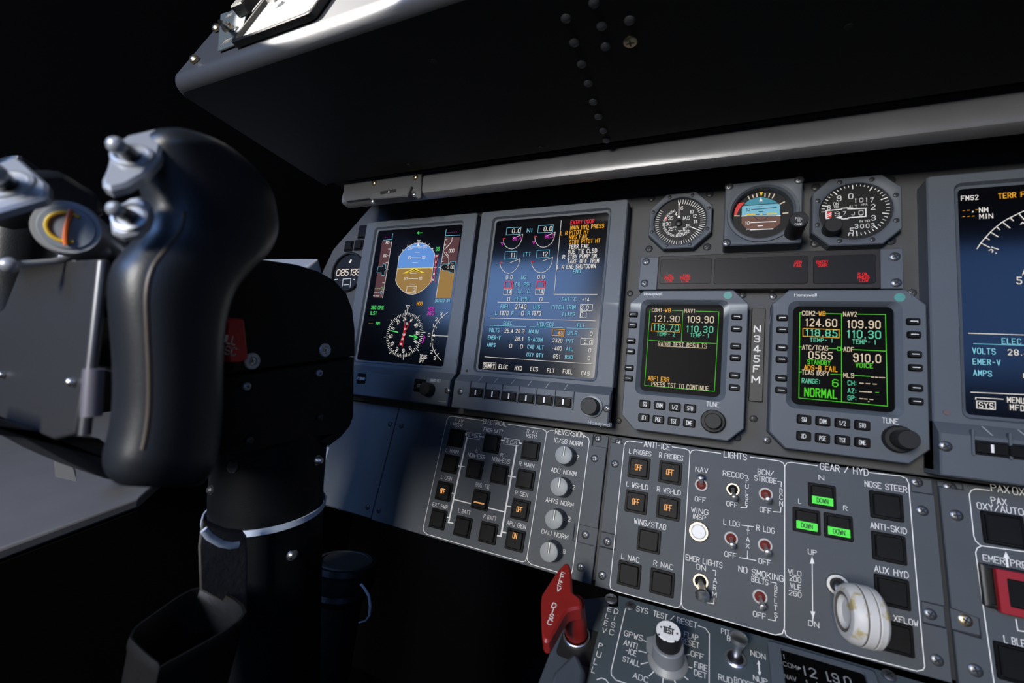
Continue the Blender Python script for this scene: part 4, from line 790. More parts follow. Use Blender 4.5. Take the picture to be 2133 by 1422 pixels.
i = Ink(L, 0.0001, 4e-6); i.zoom(1900, 960, 3.077)
i.lines('495,187 410,178 380,186 366,212 395,480 408,512 440,542 900,605; 445,543 418,556 407,585 525,1422 530,1460; 665,1015 677,1085 760,1098', 'w', LW); i.fill([(600, 578), (626, 625), (613, 624), (620, 681), (604, 680), (597, 622), (584, 622)], 'w')
i.many('PAX@563,177,115,44; OXY@703,197,118,46; PAX@555,257,98,40; OXY/AUTO@562,305,296,40; EMER@523,630,138,40; PRESS@722,668,185,42; L BLEED@688,1163,200,46', 44, 'w', 0.105); i.done(pp)
for x, y in ((592, 440), (690, 1310)):
    u, v = L.uv(x, y, 0.002); square_button(pp, u, v, 0, s=0.0215, h=0.0026)
u, v = L.uv(650, 830, 0.002); b = MB(); b.loft([(rr(0, 0, 0.031, 0.027, 0.0015), -0.002), (rr(0, 0, 0.031, 0.027, 0.0015), 0.0035), (rr(0, 0, 0.029, 0.025, 0.001), 0.004), (rr(0, 0, 0.026, 0.022, 0.001), 0.004), (rr(0, 0, 0.0255, 0.0215, 0.001), 0.001)], BLACK); e = pp.put('guarded_switch', b.mesh('switch_housing'), u, v, 0)
b = MB(); gx_, gy_ = 0.0045, -0.0015; b.loft([(rr(gx_, gy_, 0.029, 0.0265, 0.001), 0.0042), (rr(gx_, gy_, 0.029, 0.0265, 0.001), 0.0078), (rr(gx_, gy_, 0.0284, 0.0258, 0.001), 0.0082), (rr(gx_, gy_, 0.0195, 0.0168, 0.001), 0.0082), (rr(gx_, gy_, 0.0193, 0.0166, 0.001), 0.0042)], mat('red_guard', (0.28, 0.008, 0.012), 0.4), False, False); link('red_guard', b.mesh('red_guard'), e)
b = MB(); b.box(gx_, gy_, 0.0192, 0.0165, 0.0030, 0.0052, CAPB, 0.001, 0.0004); link('button_cap', b.mesh('button_cap'), e)
# ------------------------------------------------------------------ pedestal
P.zoom(1080, 1150, 5.2275)
poly = [P.uv(*q) for q in ((1085, 487), (1085, 585), (930, 590), (765, 1290))]; poly += [(poly[-1][0] - 0.001, -0.16), (0.60, -0.16), (0.60, -0.0032)]; poly[0] = (poly[0][0], -0.0032)
pd = plate('test_reset_panel', 'blue-grey pedestal panel lettered SYS TEST / RESET under the anti-ice switches', poly, PEDP, P, -0.004)
i = Ink(P, 0.0001, 4e-6); i.zoom(1080, 1150, 5.2275)
i.lines('1178,592 1163,625 1008,1290 1012,1335 1060,1390 1180,1430; 1958,800 2035,825 2078,885 2075,1422 2072,1500; 1365,958 1390,972; 1310,1072 1390,1092; 1335,1215 1405,1200; 1425,1345 1470,1300; 1575,1360 1570,1440; 1690,1370 1715,1440; 1775,1325 1845,1385; 1815,1235 1888,1258; 1800,1123 1860,1112; 855,1385 905,1368 950,1385 985,1430', 'w', 0.0006)
i.many('E@990,620,36,46; L@968,695,32,46; E@952,770,34,48; V@935,848,44,50; D@1063,643,40,52; I@1045,715,6,50; S@1030,790,38,52; C@1015,870,46,54; P@893,1020,38,54; U@875,1110,44,56; L@842,1190,34,56; L@818,1280,34,58; SYS@1347,628,122,54; TEST@1545,685,150,56; /@1675,715,38,56; RESET@1835,765,212,58; GPWS@1252,908,196,56; ANTI@1222,1002,146,54; -ICE@1225,1085,118,54; STALL@1228,1188,182,54; ADC@1330,1365,160,56; FLAP@1880,912,148,56; RESET@1870,988,188,58; OFF@1945,1120,136,56; FIRE@1985,1243,136,60; DET@1980,1325,132,58', 54, 'w', 0.11)
i.zoom(1440, 1280, 5.0786)
i.many('PIT@360,183,84,52; CH@485,218,80,52; BIAS@455,268,150,52; NDN@705,425,152,56; NUP@730,690,146,56; RUD@360,680,146,60; BOOST@560,722,210,58', 54, 'w', 0.105)
i.lines('712,500 722,630', 'w', 0.0009); i.fill([(711, 480), (694, 525), (731, 528)], 'w'); i.fill([(723, 648), (702, 605), (740, 605)], 'w')
i.done(pd)
P.zoom(1080, 1150, 5.2275); u, v = P.uv(1010, 515, 0); screw(pd, u - 0.0002, v, 0.0005, 0.0050, STEEL, True, flat=0.4); u, v = P.uv(1218, 585, 0.0); screw(pd, u, v, 0, 0.0042, DSTEEL)
u, v = P.uv(1625, 1182, 0); r = 0.0135; b = MB(); SKR = mat('selector_skirt_silver', (0.46, 0.46, 0.45), 0.35, metal=0.6)
b.lathe(0, 0, [(0.0138, 0), (0.0138, 0.0012), (0.0112, 0.0050)], SKR, 48); e = pd.put('test_selector', b.mesh('selector_skirt'), u, v, 0)
b = MB(); b.lathe(0, 0, [(0.0112, 0.005), (0.0106, 0.0162), (0.0100, 0.0168)], mat('selector_grey', (0.17, 0.18, 0.19), 0.45), 40); b.loops3([[(-0.0085, y, z) for y, z in ((-0.004, 0.005), (0.004, 0.005), (0.004, 0.0162), (-0.004, 0.0162))], [(-0.0148, y, z) for y, z in ((-0.0014, 0.005), (0.0014, 0.005), (0.0014, 0.0148), (-0.0014, 0.0148))]], mat('selector_grey', (0, 0, 0)), False, True); link('selector_body', b.mesh('selector_body'), e)
b = MB(); b.lathe(0, 0, [(0.0084, 0.0162), (0.0084, 0.0275), (0.0081, 0.0282)], KNOBB, 40); link('test_button', b.mesh('test_button'), e)
b = MB(); b.lathe(0, 0, [(0.0082, 0.0282), (0.0078, 0.0288)], WHITEP, 40); t_ = link('button_face', b.mesh('button_face'), e); i = Ink(Frame((0, 0, 0), (1, 0, 0), (0, 1, 0)), 0.0289); i.raw('TEST', 0, 0, 0.0042, 0.0068, 'b', 0.0009)
for k in range(6): i.raw('.', 0.0063 * math.cos(k * 1.05 + 0.4), 0.0063 * math.sin(k * 1.05 + 0.4), 0.006, 0.001, 'b', 0.0011)
link('lettering', i.mb.mesh('lettering', True), e)
toggle(pd, P, (1440, 1280, 5.0786), 465, 470, 508, 232, 'steel', 2.1, 0.0072, 0.020)
# comm display unit
P.zoom(1440, 1280, 5.0786); a, b_ = P.uv(795, 275, 0.003), P.uv(1960, 655, 0.003); s_a, s_b = P.uv(935, 385, 0.0), P.uv(1815, 622, 0.0)
x0, x1, y1 = a[0] + 0.0005, b_[0], a[1]; y0 = y1 - 0.045
cd = Thing('frequency_display', 'small black frequency readout showing COM 121.90 at the bottom edge', 'display', P, ((x0 + x1) / 2, y0, 0)); mb = MB(); sx, sy, sw, sh = (s_a[0] + s_b[0]) / 2, s_a[1] - 0.0165, s_b[0] - s_a[0], 0.033
mb.loft([(rr((x0 + x1) / 2, (y0 + y1) / 2, x1 - x0, y1 - y0, 0.002), 0.0), (rr((x0 + x1) / 2, (y0 + y1) / 2, x1 - x0, y1 - y0, 0.002), 0.0035), (rr((x0 + x1) / 2, (y0 + y1) / 2, x1 - x0 - 0.0015, y1 - y0 - 0.0015, 0.002), 0.0042), (rr(sx, sy, sw, sh, 0.002), 0.0042), (rr(sx, sy, sw, sh, 0.002), 0.0015)], BEZEL, False, False, c=(sx, sy)); cd.part('bezel', mb)
mb = MB(); mb.box(sx, sy, sw + 0.001, sh + 0.001, 0.0002, 0.0016, DULLG, 0.001); cd.part('screen', mb)
i = Ink(P, 0.0018); i.zoom(1440, 1280, 5.0786); i.many('1@978,440,10,46; COM@1040,535,140,44; NAV@1048,665,122,46', 44, 'l', 0.11); i.fill([(1125, 543), (1125, 583), (1165, 568)], 'l')
i.many('1@1195,590,12,92; 2@1285,615,66,92; 1@1435,650,12,96; 9@1525,672,62,96; 0@1655,705,66,96; 1@1220,720,12,60; 1@1330,745,12,60', 92, 'l', 0.13); i.lines('1468,705 1474,706', 'l', 0.001); i.done(cd, 'digits')
screws(pd, P, [(2090, 640)], 0.001, 0.004, DSTEEL)
# slanted pedestal flank and the elevator disconnect handle
P.zoom(1080, 1150, 5.2275)
pf_ = Thing('pedestal_flank', 'worn blue-grey metal side of the pedestal below the red handle', 'pedestal', P, (0.30, -0.16, -0.06)); mb = MB()
q = [P.uv(560, 520, -0.006), P.uv(1010, 470, -0.006), P.uv(760, 1320, -0.006), P.uv(300, 1300, -0.006)]; q = [q[0], q[1], (q[2][0], -0.17), (q[3][0] - 0.004, -0.17)]
mb.prism(q, -0.07, -0.006, mat('pedestal_flank_paint', (0.062, 0.075, 0.092), 0.45, metal=0.2, bump=0.3, scale=600, var=0.2), 0.0008); pf_.part('side_plate', mb)
mb = MB(); mb.prism([P.uv(x, y, 0.010) for x, y in ((590, 1090), (640, 1085), (725, 1290), (680, 1480), (330, 1480), (385, 1290))], -0.006, 0.010, mat('pedestal_flank_paint', (0, 0, 0))); pf_.part('bracket', mb, bev=0.003)
hu, hv = P.uv(632, 905, -0.004)
mb = MB(); mb.box(hu + 0.003, hv - 0.0045, 0.029, 0.029, -0.006, -0.0056, RECESS, 0.004); pf_.part('handle_opening', mb)
eh = Thing('elevator_disconnect_handle', 'red T-shaped pull handle lettered ELEV DISC beside the pedestal', 'handle', P, (hu, hv, -0.005)); HZ = 0.042
pts = [(500, 112), (530, 106), (552, 122), (566, 165), (578, 230), (582, 330), (592, 425), (612, 448), (645, 470), (675, 500), (688, 535), (690, 575), (672, 598), (635, 608), (590, 615), (545, 630), (515, 660), (480, 710), (440, 780), (405, 845), (372, 900), (352, 940), (330, 962), (300, 968), (275, 955), (258, 920), (250, 800), (246, 650), (245, 540), (255, 455), (300, 380), (350, 305), (400, 230), (445, 165)]
poly = [P.uv(x, y, HZ) for x, y in pts]; mb = MB(); mb.prism(poly, HZ - 0.011, HZ, REDP, 0.0016); eh.part('grip', mb)
tu, tv = P.uv(628, 585, HZ - 0.010); mb = MB(); mb.sweep([(tu - 0.001, tv + 0.001, HZ - 0.0085), (hu, hv, 0.0), (hu, hv, -0.0055)], [0.0070, 0.0088, 0.0088], REDP, 28); eh.part('shaft', mb)
mb = MB(); mb.lathe(hu, hv, [(0.0105, -0.0055), (0.0105, -0.003), (0.0098, -0.0025), (0.0092, -0.0025)], STEEL, 32, False, False); eh.part('collar', mb)
i = Ink(P, HZ + 0.0001, 4e-6); i.zoom(1080, 1150, 5.2275); i.many('E@480,242,34,42; L@465,292,30,40; E@450,345,32,42; V@437,403,38,42; D@388,578,40,46; I@374,638,6,44; S@360,698,38,48; C@343,760,44,48', 44, 'w', 0.17); i.done(eh)
# ------------------------------------------------------------------ glareshield with its lip, rail and rivets
H0, YG = 0.2365, 0.036
gs = Thing('glareshield', 'black glareshield overhang above the displays with a rounded grey front lip', 'glareshield', U, (0.45, YG, 0.1)); mb = MB()
fu, fo = 0.117, -0.035
RL = 0.0105
prof = [(0.0475, -0.012), (0.0462, 0.052), (YG + 0.001, 0.062), (YG, 0.075), (YG - 0.0005, H0 - RL - 0.0002)]
RL = 0.0105; prof2 = [(YG - 0.0005 + RL - RL * math.cos(t), H0 - RL - 0.0002 + RL * math.sin(t) - 0.0011 * t) for t in np.linspace(0.0, 1.85, 14)]
def along(pr, M, x0=-0.041, x1=1.30, cap=False):
    mb.loops3([[(x, y, h - dh) for y, h in pr] for x, dh in ((x0, 0.007), (x0 + 0.0008, 0.0042), (x0 + 0.0025, 0.002), (x0 + 0.005, 0.0006), (x0 + 0.008, 0), (x1, 0))], M, cap, cap, close=False)
along(prof, SHIELD); gs.part('underside', mb)
mb = MB(); k = 0.16; along(prof2 + [(0.184, 0.192)], LIPP); gs.part('front_lip', mb)
mb = MB(); mb.loops3([[(x, y, h) for y, h in ((0.184, 0.192), (0.20, 0.10), (0.17, -0.012))] for x in (-0.041, 1.3)], SHIELD, False, False, close=False); gs.part('top_cover', mb)
mb = MB(); mb.loops3([[(-0.0412, y, h) for y, h in ((0.0478, -0.0125), (0.0462, 0.052), (YG, 0.075), (YG - 0.0005, H0 - 0.018), (YG + 0.003, H0 - 0.0095), (YG + 0.010, H0 - 0.0075), (0.184, 0.185), (0.20, 0.10), (0.17, -0.012))]], SHIELD, True, False); gs.part('end_cover', mb)
GU = Frame(W(0, YG - 0.0006, 0), X, OUT)   # underside plane: local y runs out towards the pilot, z points down
RIV = mat('rivet_black', (0.045, 0.048, 0.055), 0.38)
bm_ = MB(); bm_.lathe(0, 0, [(0.0034, -0.0005), (0.0032, 0.0006), (0.0022, 0.0014), (0.0009, 0.0017)], RIV, 20); rme = bm_.mesh('rivet')
for u, h in ((.313, .195), (.333, .183), (.350, .182), (.313, .176), (.332, .167), (.313, .157), (.313, .138), (.312, .118), (.312, .100), (.312, .081), (.312, .067), (.332, .200)):
    o = link('rivet', rme, gs.root); p = (u - 0.45, YG - 0.0003 - YG, h - 0.1); o.location = p; o.rotation_euler = (math.pi / 2, 0, 0)
bs = screw_mesh(0.0044, BRASS); o = link('brass_screw', bs, gs.root, (0.348 - 0.45, -0.0003, 0.166 - 0.1)); o.rotation_euler = (math.pi / 2, 0, 0); o['label'] = 'brass screw'
for u, h in ((0.21, 0.19), (0.47, 0.14), (0.25, 0.07), (0.02, 0.15), (0.10, 0.075)):
    b = MB(); b.lathe(0, 0, [(0.0022, -0.0003), (0.0022, 0.0003)], RECESS, 14); o = link('small_hole', b.mesh('small_hole'), gs.root, (u - 0.45, -0.0003, h - 0.1)); o.rotation_euler = (math.pi / 2, 0, 0)
# rail
rl = Thing('glareshield_rail', 'long grey rounded metal rail running under the glareshield above the gauges', 'rail', U, (0.45, 0.0145, 0.05)); mb = MB()
pr = [(0.0145, 0.038), (0.0150, 0.0475), (0.0165, 0.0500), (0.0195, 0.0512), (0.026, 0.0510), (0.033, 0.0502), (0.039, 0.0487), (0.0430, 0.0462), (0.0438, 0.044)]
mb.loops3([[(x, y, h) for y, h in pr] for x in (-0.018, 1.05)], RAILP, True, True, close=True); rl.part('rail_bar', mb)
U.zoom(640, 340, 5.468); mb = MB(); bp = [U.uv(x, y, 0.0535) for x, y in ((415, 240), (1300, 85), (1292, 385), (1262, 400), (1180, 330), (1110, 375), (735, 415), (705, 395), (440, 430), (418, 410))]
mb.prism(bp, 0.0505, 0.0535, BRKP, 0.0006); rl.part('end_bracket', mb)
mb = MB(); hp = [U.uv(x, y, 0.058) for x, y in ((735, 330), (1180, 255), (1135, 375), (735, 408))]; mb.prism(hp, 0.053, 0.058, BRKP, 0.001); rl.part('bracket_housing', mb)
mb = MB(); hp = [U.uv(x, y, 0.0582) for x, y in ((830, 322), (1015, 290), (1010, 325), (835, 355))]; mb.prism(hp, 0.0575, 0.0583, RECESS); rl.part('slot', mb)
for x, y, z, r, M in ((765, 228, 0.0535, 0.0036, BRASS), (1235, 162, 0.0535, 0.0036, BRASS), (930, 325, 0.0583, 0.0022, STEEL), (745, 435, 0.050, 0.003, STEEL), (1215, 355, 0.0535, 0.0026, STEEL)):
    u, v = U.uv(x, y, z); screw(rl, u, v, z, r, M, flat=0.9)
# microphone switch plate and control box on the lip
G.zoom(340, 0, 5.0786)
mc = Thing('microphone_switch_plate', 'small grey plate lettered PTT with a black toggle on the glareshield lip', 'switch plate', G, G.uv(680, 420) + (0,)); mb = MB()
mx = G.uv(740, 388, 0.005)[0] + 0.0005
mb.prism([(min(a_, mx), b__) for a_, b__ in [G.uv(x, y, 0.0012) for x, y in ((606, 150), (575, 535), (735, 473), (900, 380), (900, 60), (760, 100))]], 0, 0.0012, mat('plate_grey_green', (0.085, 0.10, 0.10), 0.5, bump=0.2), 0.0003); mc.part('plate', mb)
i = Ink(G, 0.0014); i.zoom(340, 0, 5.0786); i.many('MIC@708,155,62,40; PTT@672,437,62,44', 40, 't', 0.13); i.done(mc)
u, v = G.uv(685, 300, 0.002); b = MB(); b.lathe(0, 0, [(0.0046, 0), (0.0046, 0.003), (0.004, 0.004), (0.003, 0.004)], BRASS, 24); e = mc.put('toggle_switch', b.mesh('toggle_collar'), u, v, 0.001)
tu, tv = G.uv(600, 232, 0.016); b = MB(); d = Vector((tu - u, tv - v, 0.015)); b.sweep([(0, 0, 0.002), d * 0.5], [0.0022, 0.002], STEEL, 14); b.sweep([d * 0.48, d * 0.8, d], [0.0022, 0.0024, 0.0016], BLACK, 14); link('lever', b.mesh('lever'), e)
screws(mc, G, [(768, 312)], 0.0012, 0.0034, BLKSCR)
for x, y, M in ((335, 632, BRASS), (568, 300, BRASS)):
    u, v = G.uv(x, y, 0); o = link('brass_screw', screw_mesh(0.0042, M, flat=1.0)); o.matrix_world = G.mat4() @ Matrix.Translation((u, v, 0)); o.parent = gs.root; o.matrix_parent_inverse = gs.root.matrix_world.inverted(); o['label'] = 'brass screw'
bx_ = Thing('glareshield_control_box', 'black rimmed control box on the glareshield lip catching bright sun at the top edge', 'control box', G, G.uv(1150, 300) + (0,))
ob = [G.uv(x, y, 0.005) for x, y in ((740, 388), (800, 452), (1555, 130))]; q0_, q1_, q2_ = ob
d_ = Vector(q2_) - Vector(q1_); d_ = Vector((d_.x, 0)); x0, x1 = q0_[0] + 0.001, q2_[0]; yb = G.uv(1200, 262, 0.005)[1]; yt = yb + 0.085
mb = MB(); cx, cy, w, h = (x0 + x1) / 2, (yb + yt) / 2, x1 - x0, yt - yb
mb.loft([(rr(cx, cy, w, h, 0.005), 0), (rr(cx, cy, w, h, 0.005), 0.0045), (rr(cx, cy, w - 0.001, h - 0.001, 0.005), 0.005), (rr(cx, cy, w - 0.006, h - 0.006, 0.006), 0.005), (rr(cx, cy, w - 0.007, h - 0.007, 0.006), 0.0015)], BLACK, False, False); bx_.part('rim', mb)
mb = MB(); mb.box(cx, cy, w - 0.006, h - 0.006, 0.0005, 0.0018, mat('control_face_grey', (0.30, 0.30, 0.29), 0.5, bump=0.2), 0.004); bx_.part('face', mb)
u, v = G.uv(1195, 60, 0.0018); b = MB(); b.lathe(0, 0, [(0.0058, 0), (0.0058, 0.003), (0.0042, 0.004), (0.0038, 0.010), (0.003, 0.011)], STEEL, 28); bx_.put('silver_knob', b.mesh('silver_knob'), u, v, 0.0018)
u, v = G.uv(885, 130, 0.0018); b = MB(); b.box(0, 0.012, 0.015, 0.034, 0, 0.009, BLACK, 0.001, 0.001); bx_.put('switch_guard', b.mesh('switch_guard'), u, v, 0.0018)
# ------------------------------------------------------------------ left side: window ledge, side console
TR1 = mat('ledge_pale_grey', (0.62, 0.64, 0.68), 0.5, var=0.08)
def poly3(name, pts, thick, M, label=None, cat=None, kind=None):
    n_ = (Vector(pts[1]) - Vector(pts[0])).cross(Vector(pts[2]) - Vector(pts[0])).normalized()
    if n_.z < 0: n_ = -n_
    mb = MB(); mb.loops3([[Vector(p) - n_ * thick for p in pts], pts], M, True, True); o = link(name, mb.mesh(name)); b = o.modifiers.new('bevel', 'BEVEL'); b.width = 0.003; b.segments = 3
    return props(o, label, cat, kind=kind)
def uvh(p):  # world -> panel coordinates (u, y, h)
    q = p - Vector((0, 0, 1)); return Vector((q.x, q.dot(UPV), q.dot(OUT)))
def on_u(px, py, u):  # where the sight line through a pixel meets the fore-and-aft plane u
    d = ray(px, py); return CAMP + d * ((u - CAMP.x) / d.x)
def on_y(px, py, y, h0=0.0):
    o = W(0, y, h0); n_ = UPV; d = ray(px, py); return CAMP + d * ((o - CAMP).dot(n_) / d.dot(n_))
poly3('trim_1', [W(-0.50, -0.075, 0.17), W(-0.28, -0.060, 0.085), W(-0.118, -0.078, 0.055), W(-0.118, -0.060, 0.012), W(-0.118, -0.0285, -0.014), W(-0.50, 0.0, -0.06)], 0.05, TR1, 'pale grey window ledge just left of the clock', 'ledge', 'structure')
Aq, Bq = on_u(290, 1037, -0.16), on_u(-70, 1168, -0.16)
sct = Thing('side_console', 'flat grey side console top at lower left beneath the yoke', 'side console', U, uvh(Aq))
o = poly3('console_top', [Aq, Bq, Vector((-0.50, Bq.y, Bq.z + 0.05)), Vector((-0.50, Aq.y + 0.12, Aq.z + 0.055)), Vector((-0.22, Aq.y + 0.06, Aq.z + 0.01))], 0.012, CONSO); o.parent = sct.root; o.matrix_parent_inverse = sct.root.matrix_world.inverted()
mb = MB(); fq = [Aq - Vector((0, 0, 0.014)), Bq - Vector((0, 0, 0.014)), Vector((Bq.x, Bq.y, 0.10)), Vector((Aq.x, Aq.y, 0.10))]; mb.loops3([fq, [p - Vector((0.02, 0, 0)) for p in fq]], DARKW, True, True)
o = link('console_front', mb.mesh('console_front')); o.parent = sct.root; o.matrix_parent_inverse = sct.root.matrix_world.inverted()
# ------------------------------------------------------------------ control column
CU = 0.11
SF = Frame(W(CU, 0, 0), -OUT, UPV)     # pilot-centre side face of the column head: local x runs forward, z points to +u
cc = Thing('control_column', 'thick black control column standing in front of the flight display', 'control column', U, (0.065, -0.55, 0.13))
def sidepart(name, px, u0, u1, M, bev=0.004, parent=None):
    q = [(uvh(on_u(x, y, CU)).y, uvh(on_u(x, y, CU)).z) for x, y in px]
    n_ = len(q); cy = sum(a for a, b in q) / n_; ch = sum(b for a, b in q) / n_
    mb = MB(); L_ = []
    for u, k in ((u0, 1.0), (u1 - bev, 1.0), (u1 - bev * 0.3, 1 - 0.012), (u1, 1 - 0.04)):
        L_.append([(u, cy + (y - cy) * k, ch + (h - ch) * k) for y, h in q])
    mb.loops3(L_, M, True, True); return cc.part(name, mb, parent)
sidepart('upper_housing', [(470, 545), (500, 536), (560, 541), (620, 550), (665, 564), (700, 584), (724, 610), (737, 645), (742, 690), (742, 742), (640, 757), (540, 771), (460, 783)], 0.015, CU, COLM)
sidepart('lower_housing', [(460, 785), (540, 773), (640, 759), (742, 744), (741, 800), (740, 868), (733, 888), (715, 910), (690, 929), (668, 921), (700, 905), (640, 912), (580, 927), (500, 946), (460, 950)], 0.017, CU - 0.0012, COLM, 0.003)
mb = MB(); TCY, TCH = (-0.235, -0.30, -0.375, -0.46, -0.60), (0.151, 0.143, 0.128, 0.110, 0.08)
tc = [(0.065, y, h) for y, h in zip(TCY, TCH)]
mb.sweep(tc, [0.0435, 0.0435, 0.0435, 0.043, 0.0425], COLM, 40, up=(0, 0, 1)); cc.part('column_tube', mb)
def side_screw(x, y, r, M, washer=0.0, parent=None, slot=False, flat=0.6):
    p = uvh(on_u(x, y, CU + 0.0005)); b = MB()
    if washer: b.lathe(0, 0, [(washer, -0.0015), (washer, 0.0008), (washer * 0.9, 0.0014), (washer * 0.55, 0.0014), (washer * 0.5, 0.0004)], PLATE, 28)
    b.lathe(0, 0, [(r, -0.001), (r, 0.0012 * flat), (r * 0.6, 0.0024 * flat)], M, 20); b.box(0, 0, r, r * 0.22, 0.0018 * flat, 0.00255 * flat, RECESS); b.box(0, 0, r * 0.22, r, 0.0018 * flat, 0.0026 * flat, RECESS)
    o = link('screw', b.mesh('screw'), cc.root); o.location = (CU - 0.065, p.y + 0.55, p.z - 0.13); o.rotation_euler = (0, math.pi / 2, 0); o.rotation_euler.rotate_axis('Z', random.uniform(0, 3))
side_screw(525, 752, 0.0030, STEEL, 0.0060); side_screw(677, 729, 0.0030, STEEL, 0.0058); side_screw(515, 805, 0.0028, PLATE); side_screw(666, 777, 0.0028, PLATE); side_screw(521, 917, 0.0026, BLKSCR); side_screw(668, 869, 0.0026, BLKSCR)
def tube_screw(x, y, r, M, flat=1.0):
    # on the round tube: walk the sight line to the surface
    d = ray(x, y); P_ = None
    for k in range(400):
        p = uvh(CAMP + d * (0.15 + 0.001 * k)); hc = float(np.interp(-p.y, [-y for y in TCY], TCH))
        if math.hypot(p.x - 0.065, p.z - hc) < 0.0437: P_ = p; cen = Vector((0.065, p.y, hc)); break
    if P_ is None: return
    nrm = (P_ - cen).normalized(); b = MB(); b.lathe(0, 0, [(r * 1.25, -0.001), (r * 1.25, 0.0006), (r, 0.0006), (r, 0.0016 * flat), (r * 0.6, 0.0032 * flat)], M, 20)
    o = link('screw', b.mesh('screw'), cc.root); o.location = P_ - Vector((0.065, -0.55, 0.13)); o.rotation_euler = nrm.to_track_quat('Z', 'Y').to_euler()
tube_screw(485, 972, 0.0036, BLKSCR, 0.3); tube_screw(441, 1020, 0.0030, DSTEEL); tube_screw(608, 1155, 0.0036, STEEL); tube_screw(661, 958, 0.0034, STEEL, 1.4)
# red pull tab on the column
pt = Thing('disconnect_pull_tab', 'small red pull tab with white letters half hidden behind the yoke grip', 'pull tab', U, (CU, -0.2, 0.215)); T0 = CU + 0.004
q = [uvh(on_u(x, y, T0)) for x, y in ((455, 668), (472, 662), (488, 664), (491, 690), (497, 745), (480, 753), (459, 752), (452, 715))]
mb = MB(); mb.loops3([[(T0 + du_, p.y, p.z) for p in q] for du_ in (-0.004, 0.010)], mat('tab_red', (0.62, 0.010, 0.016), 0.4), True, True); pt.part('tab', mb, bev=0.0008)
TF = Frame(W(T0 + 0.0102, 0, 0), -OUT, UPV); i = Ink(TF, 0); 
for tx, x, y, w_ in (('PULL', 470, 706, 42), ('DISC', 471, 729, 42)): i.text(tx, x, y, w_, 16, 'w', 0.16)
o = link('lettering', i.mb.mesh('lettering', True), None); o.matrix_world = TF.mat4(); o.parent = pt.root; o.matrix_parent_inverse = pt.root.matrix_world.inverted()
mb = MB(); p = uvh(on_u(485, 740, T0)); mb.sweep([(T0 + 0.003, p.y, p.z), (T0 - 0.006, p.y - 0.01, p.z - 0.002)], [0.003, 0.003], BLACK, 12); pt.part('stem', mb)
# white cable tie round the column and the worn leather pocket it holds
tie = Thing('column_cable_tie', 'pale white cable tie looped round the control column holding the leather pocket', 'cable tie', U, (0.065, -0.34, 0.148)); mb = MB(); loop = []; R1 = 0.0446
for k in range(49):
    a = 2 * math.pi * k / 48; du_, dh = R1 * math.sin(a), R1 * math.cos(a)
    ex = 1.0
    loop.append(Vector((0.065 + du_ * ex, -0.317 - 0.22 * dh, 0.1405 + dh * ex)))
L_ = []
for p in loop[:-1]:
    r_ = (Vector((p.x, 0, p.z)) - Vector((0.065, 0, 0.1405))).normalized()
    L_.append([p + Vector((0, sy * 0.0024, 0)) + r_ * sr for sy, sr in ((-1, 0), (1, 0), (1, 0.0012), (-1, 0.0012))])
L_.append(L_[0]); mb.loops3(L_, PLASTW, False, False); tie.part('tie_band', mb)
pk = Thing('leather_pocket', 'worn dark leather pocket strapped to the control column by the white tie', 'pocket', U, (0.12, -0.48, 0.22)); YP = -0.362
rim = [uvh(on_y(x, y, YP)) for x, y in ((418, 1228), (512, 1282), (352, 1388), (325, 1390), (275, 1345), (272, 1328), (300, 1298))]
cen = sum(rim, Vector()) / len(rim); TK = 0.0035
def ring_at(k, dy, shrink=1.0): return [Vector((cen.x + (p.x - cen.x) * k * shrink, YP + dy, cen.z + (p.z - cen.z) * k)) for p in rim]
def smooth(P_, n_=5):
    out = []; m_ = len(P_)
    for j in range(m_):
        p0, p1, p2, p3 = P_[j - 1], P_[j], P_[(j + 1) % m_], P_[(j + 2) % m_]
        for t in range(n_):
            t_ = t / n_; out.append(0.5 * ((2 * p1) + (p2 - p0) * t_ + (2 * p0 - 5 * p1 + 4 * p2 - p3) * t_ ** 2 + (3 * p1 - p0 - 3 * p2 + p3) * t_ ** 3))
    return out
mb = MB(); mb.loops3([smooth(ring_at(k, dy)) for k, dy in ((0.62, -0.115), (0.80, -0.09), (0.92, -0.04), (0.99, -0.006), (1.03, -0.003), (1.035, 0.0), (1.0, 0.0024), (0.95, 0.0022), (0.91, -0.001), (0.895, -0.006), (0.84, -0.04), (0.70, -0.09), (0.5, -0.10))], OLIVE, True, True); pk.part('pouch', mb)
fl = [uvh(on_u(x, y, 0.105)) for x, y in ((420, 1084), (440, 1092), (470, 1104), (505, 1108), (514, 1120), (516, 1160), (514, 1285), (416, 1230), (413, 1140))]
mb = MB(); mb.loops3([[p + Vector((d_, 0, d_ * 0.6)) for p in fl] for d_ in (-0.006, 0.0)], mat('flap_worn_leather', (0.065, 0.058, 0.052), 0.65, bump=0.6, scale=300, var=0.35), True, True); pk.part('back_flap', mb, bev=0.0015)
mb = MB(); ts = [uvh(on_u(x, y, 0.1075)) for x, y in ((424, 1103), (436, 1118), (460, 1132), (480, 1136), (497, 1134))]; mb.sweep(ts, [(0.0012, 0.0024)] * 5, PLASTW, 10); tie.part('tie_tail', mb)
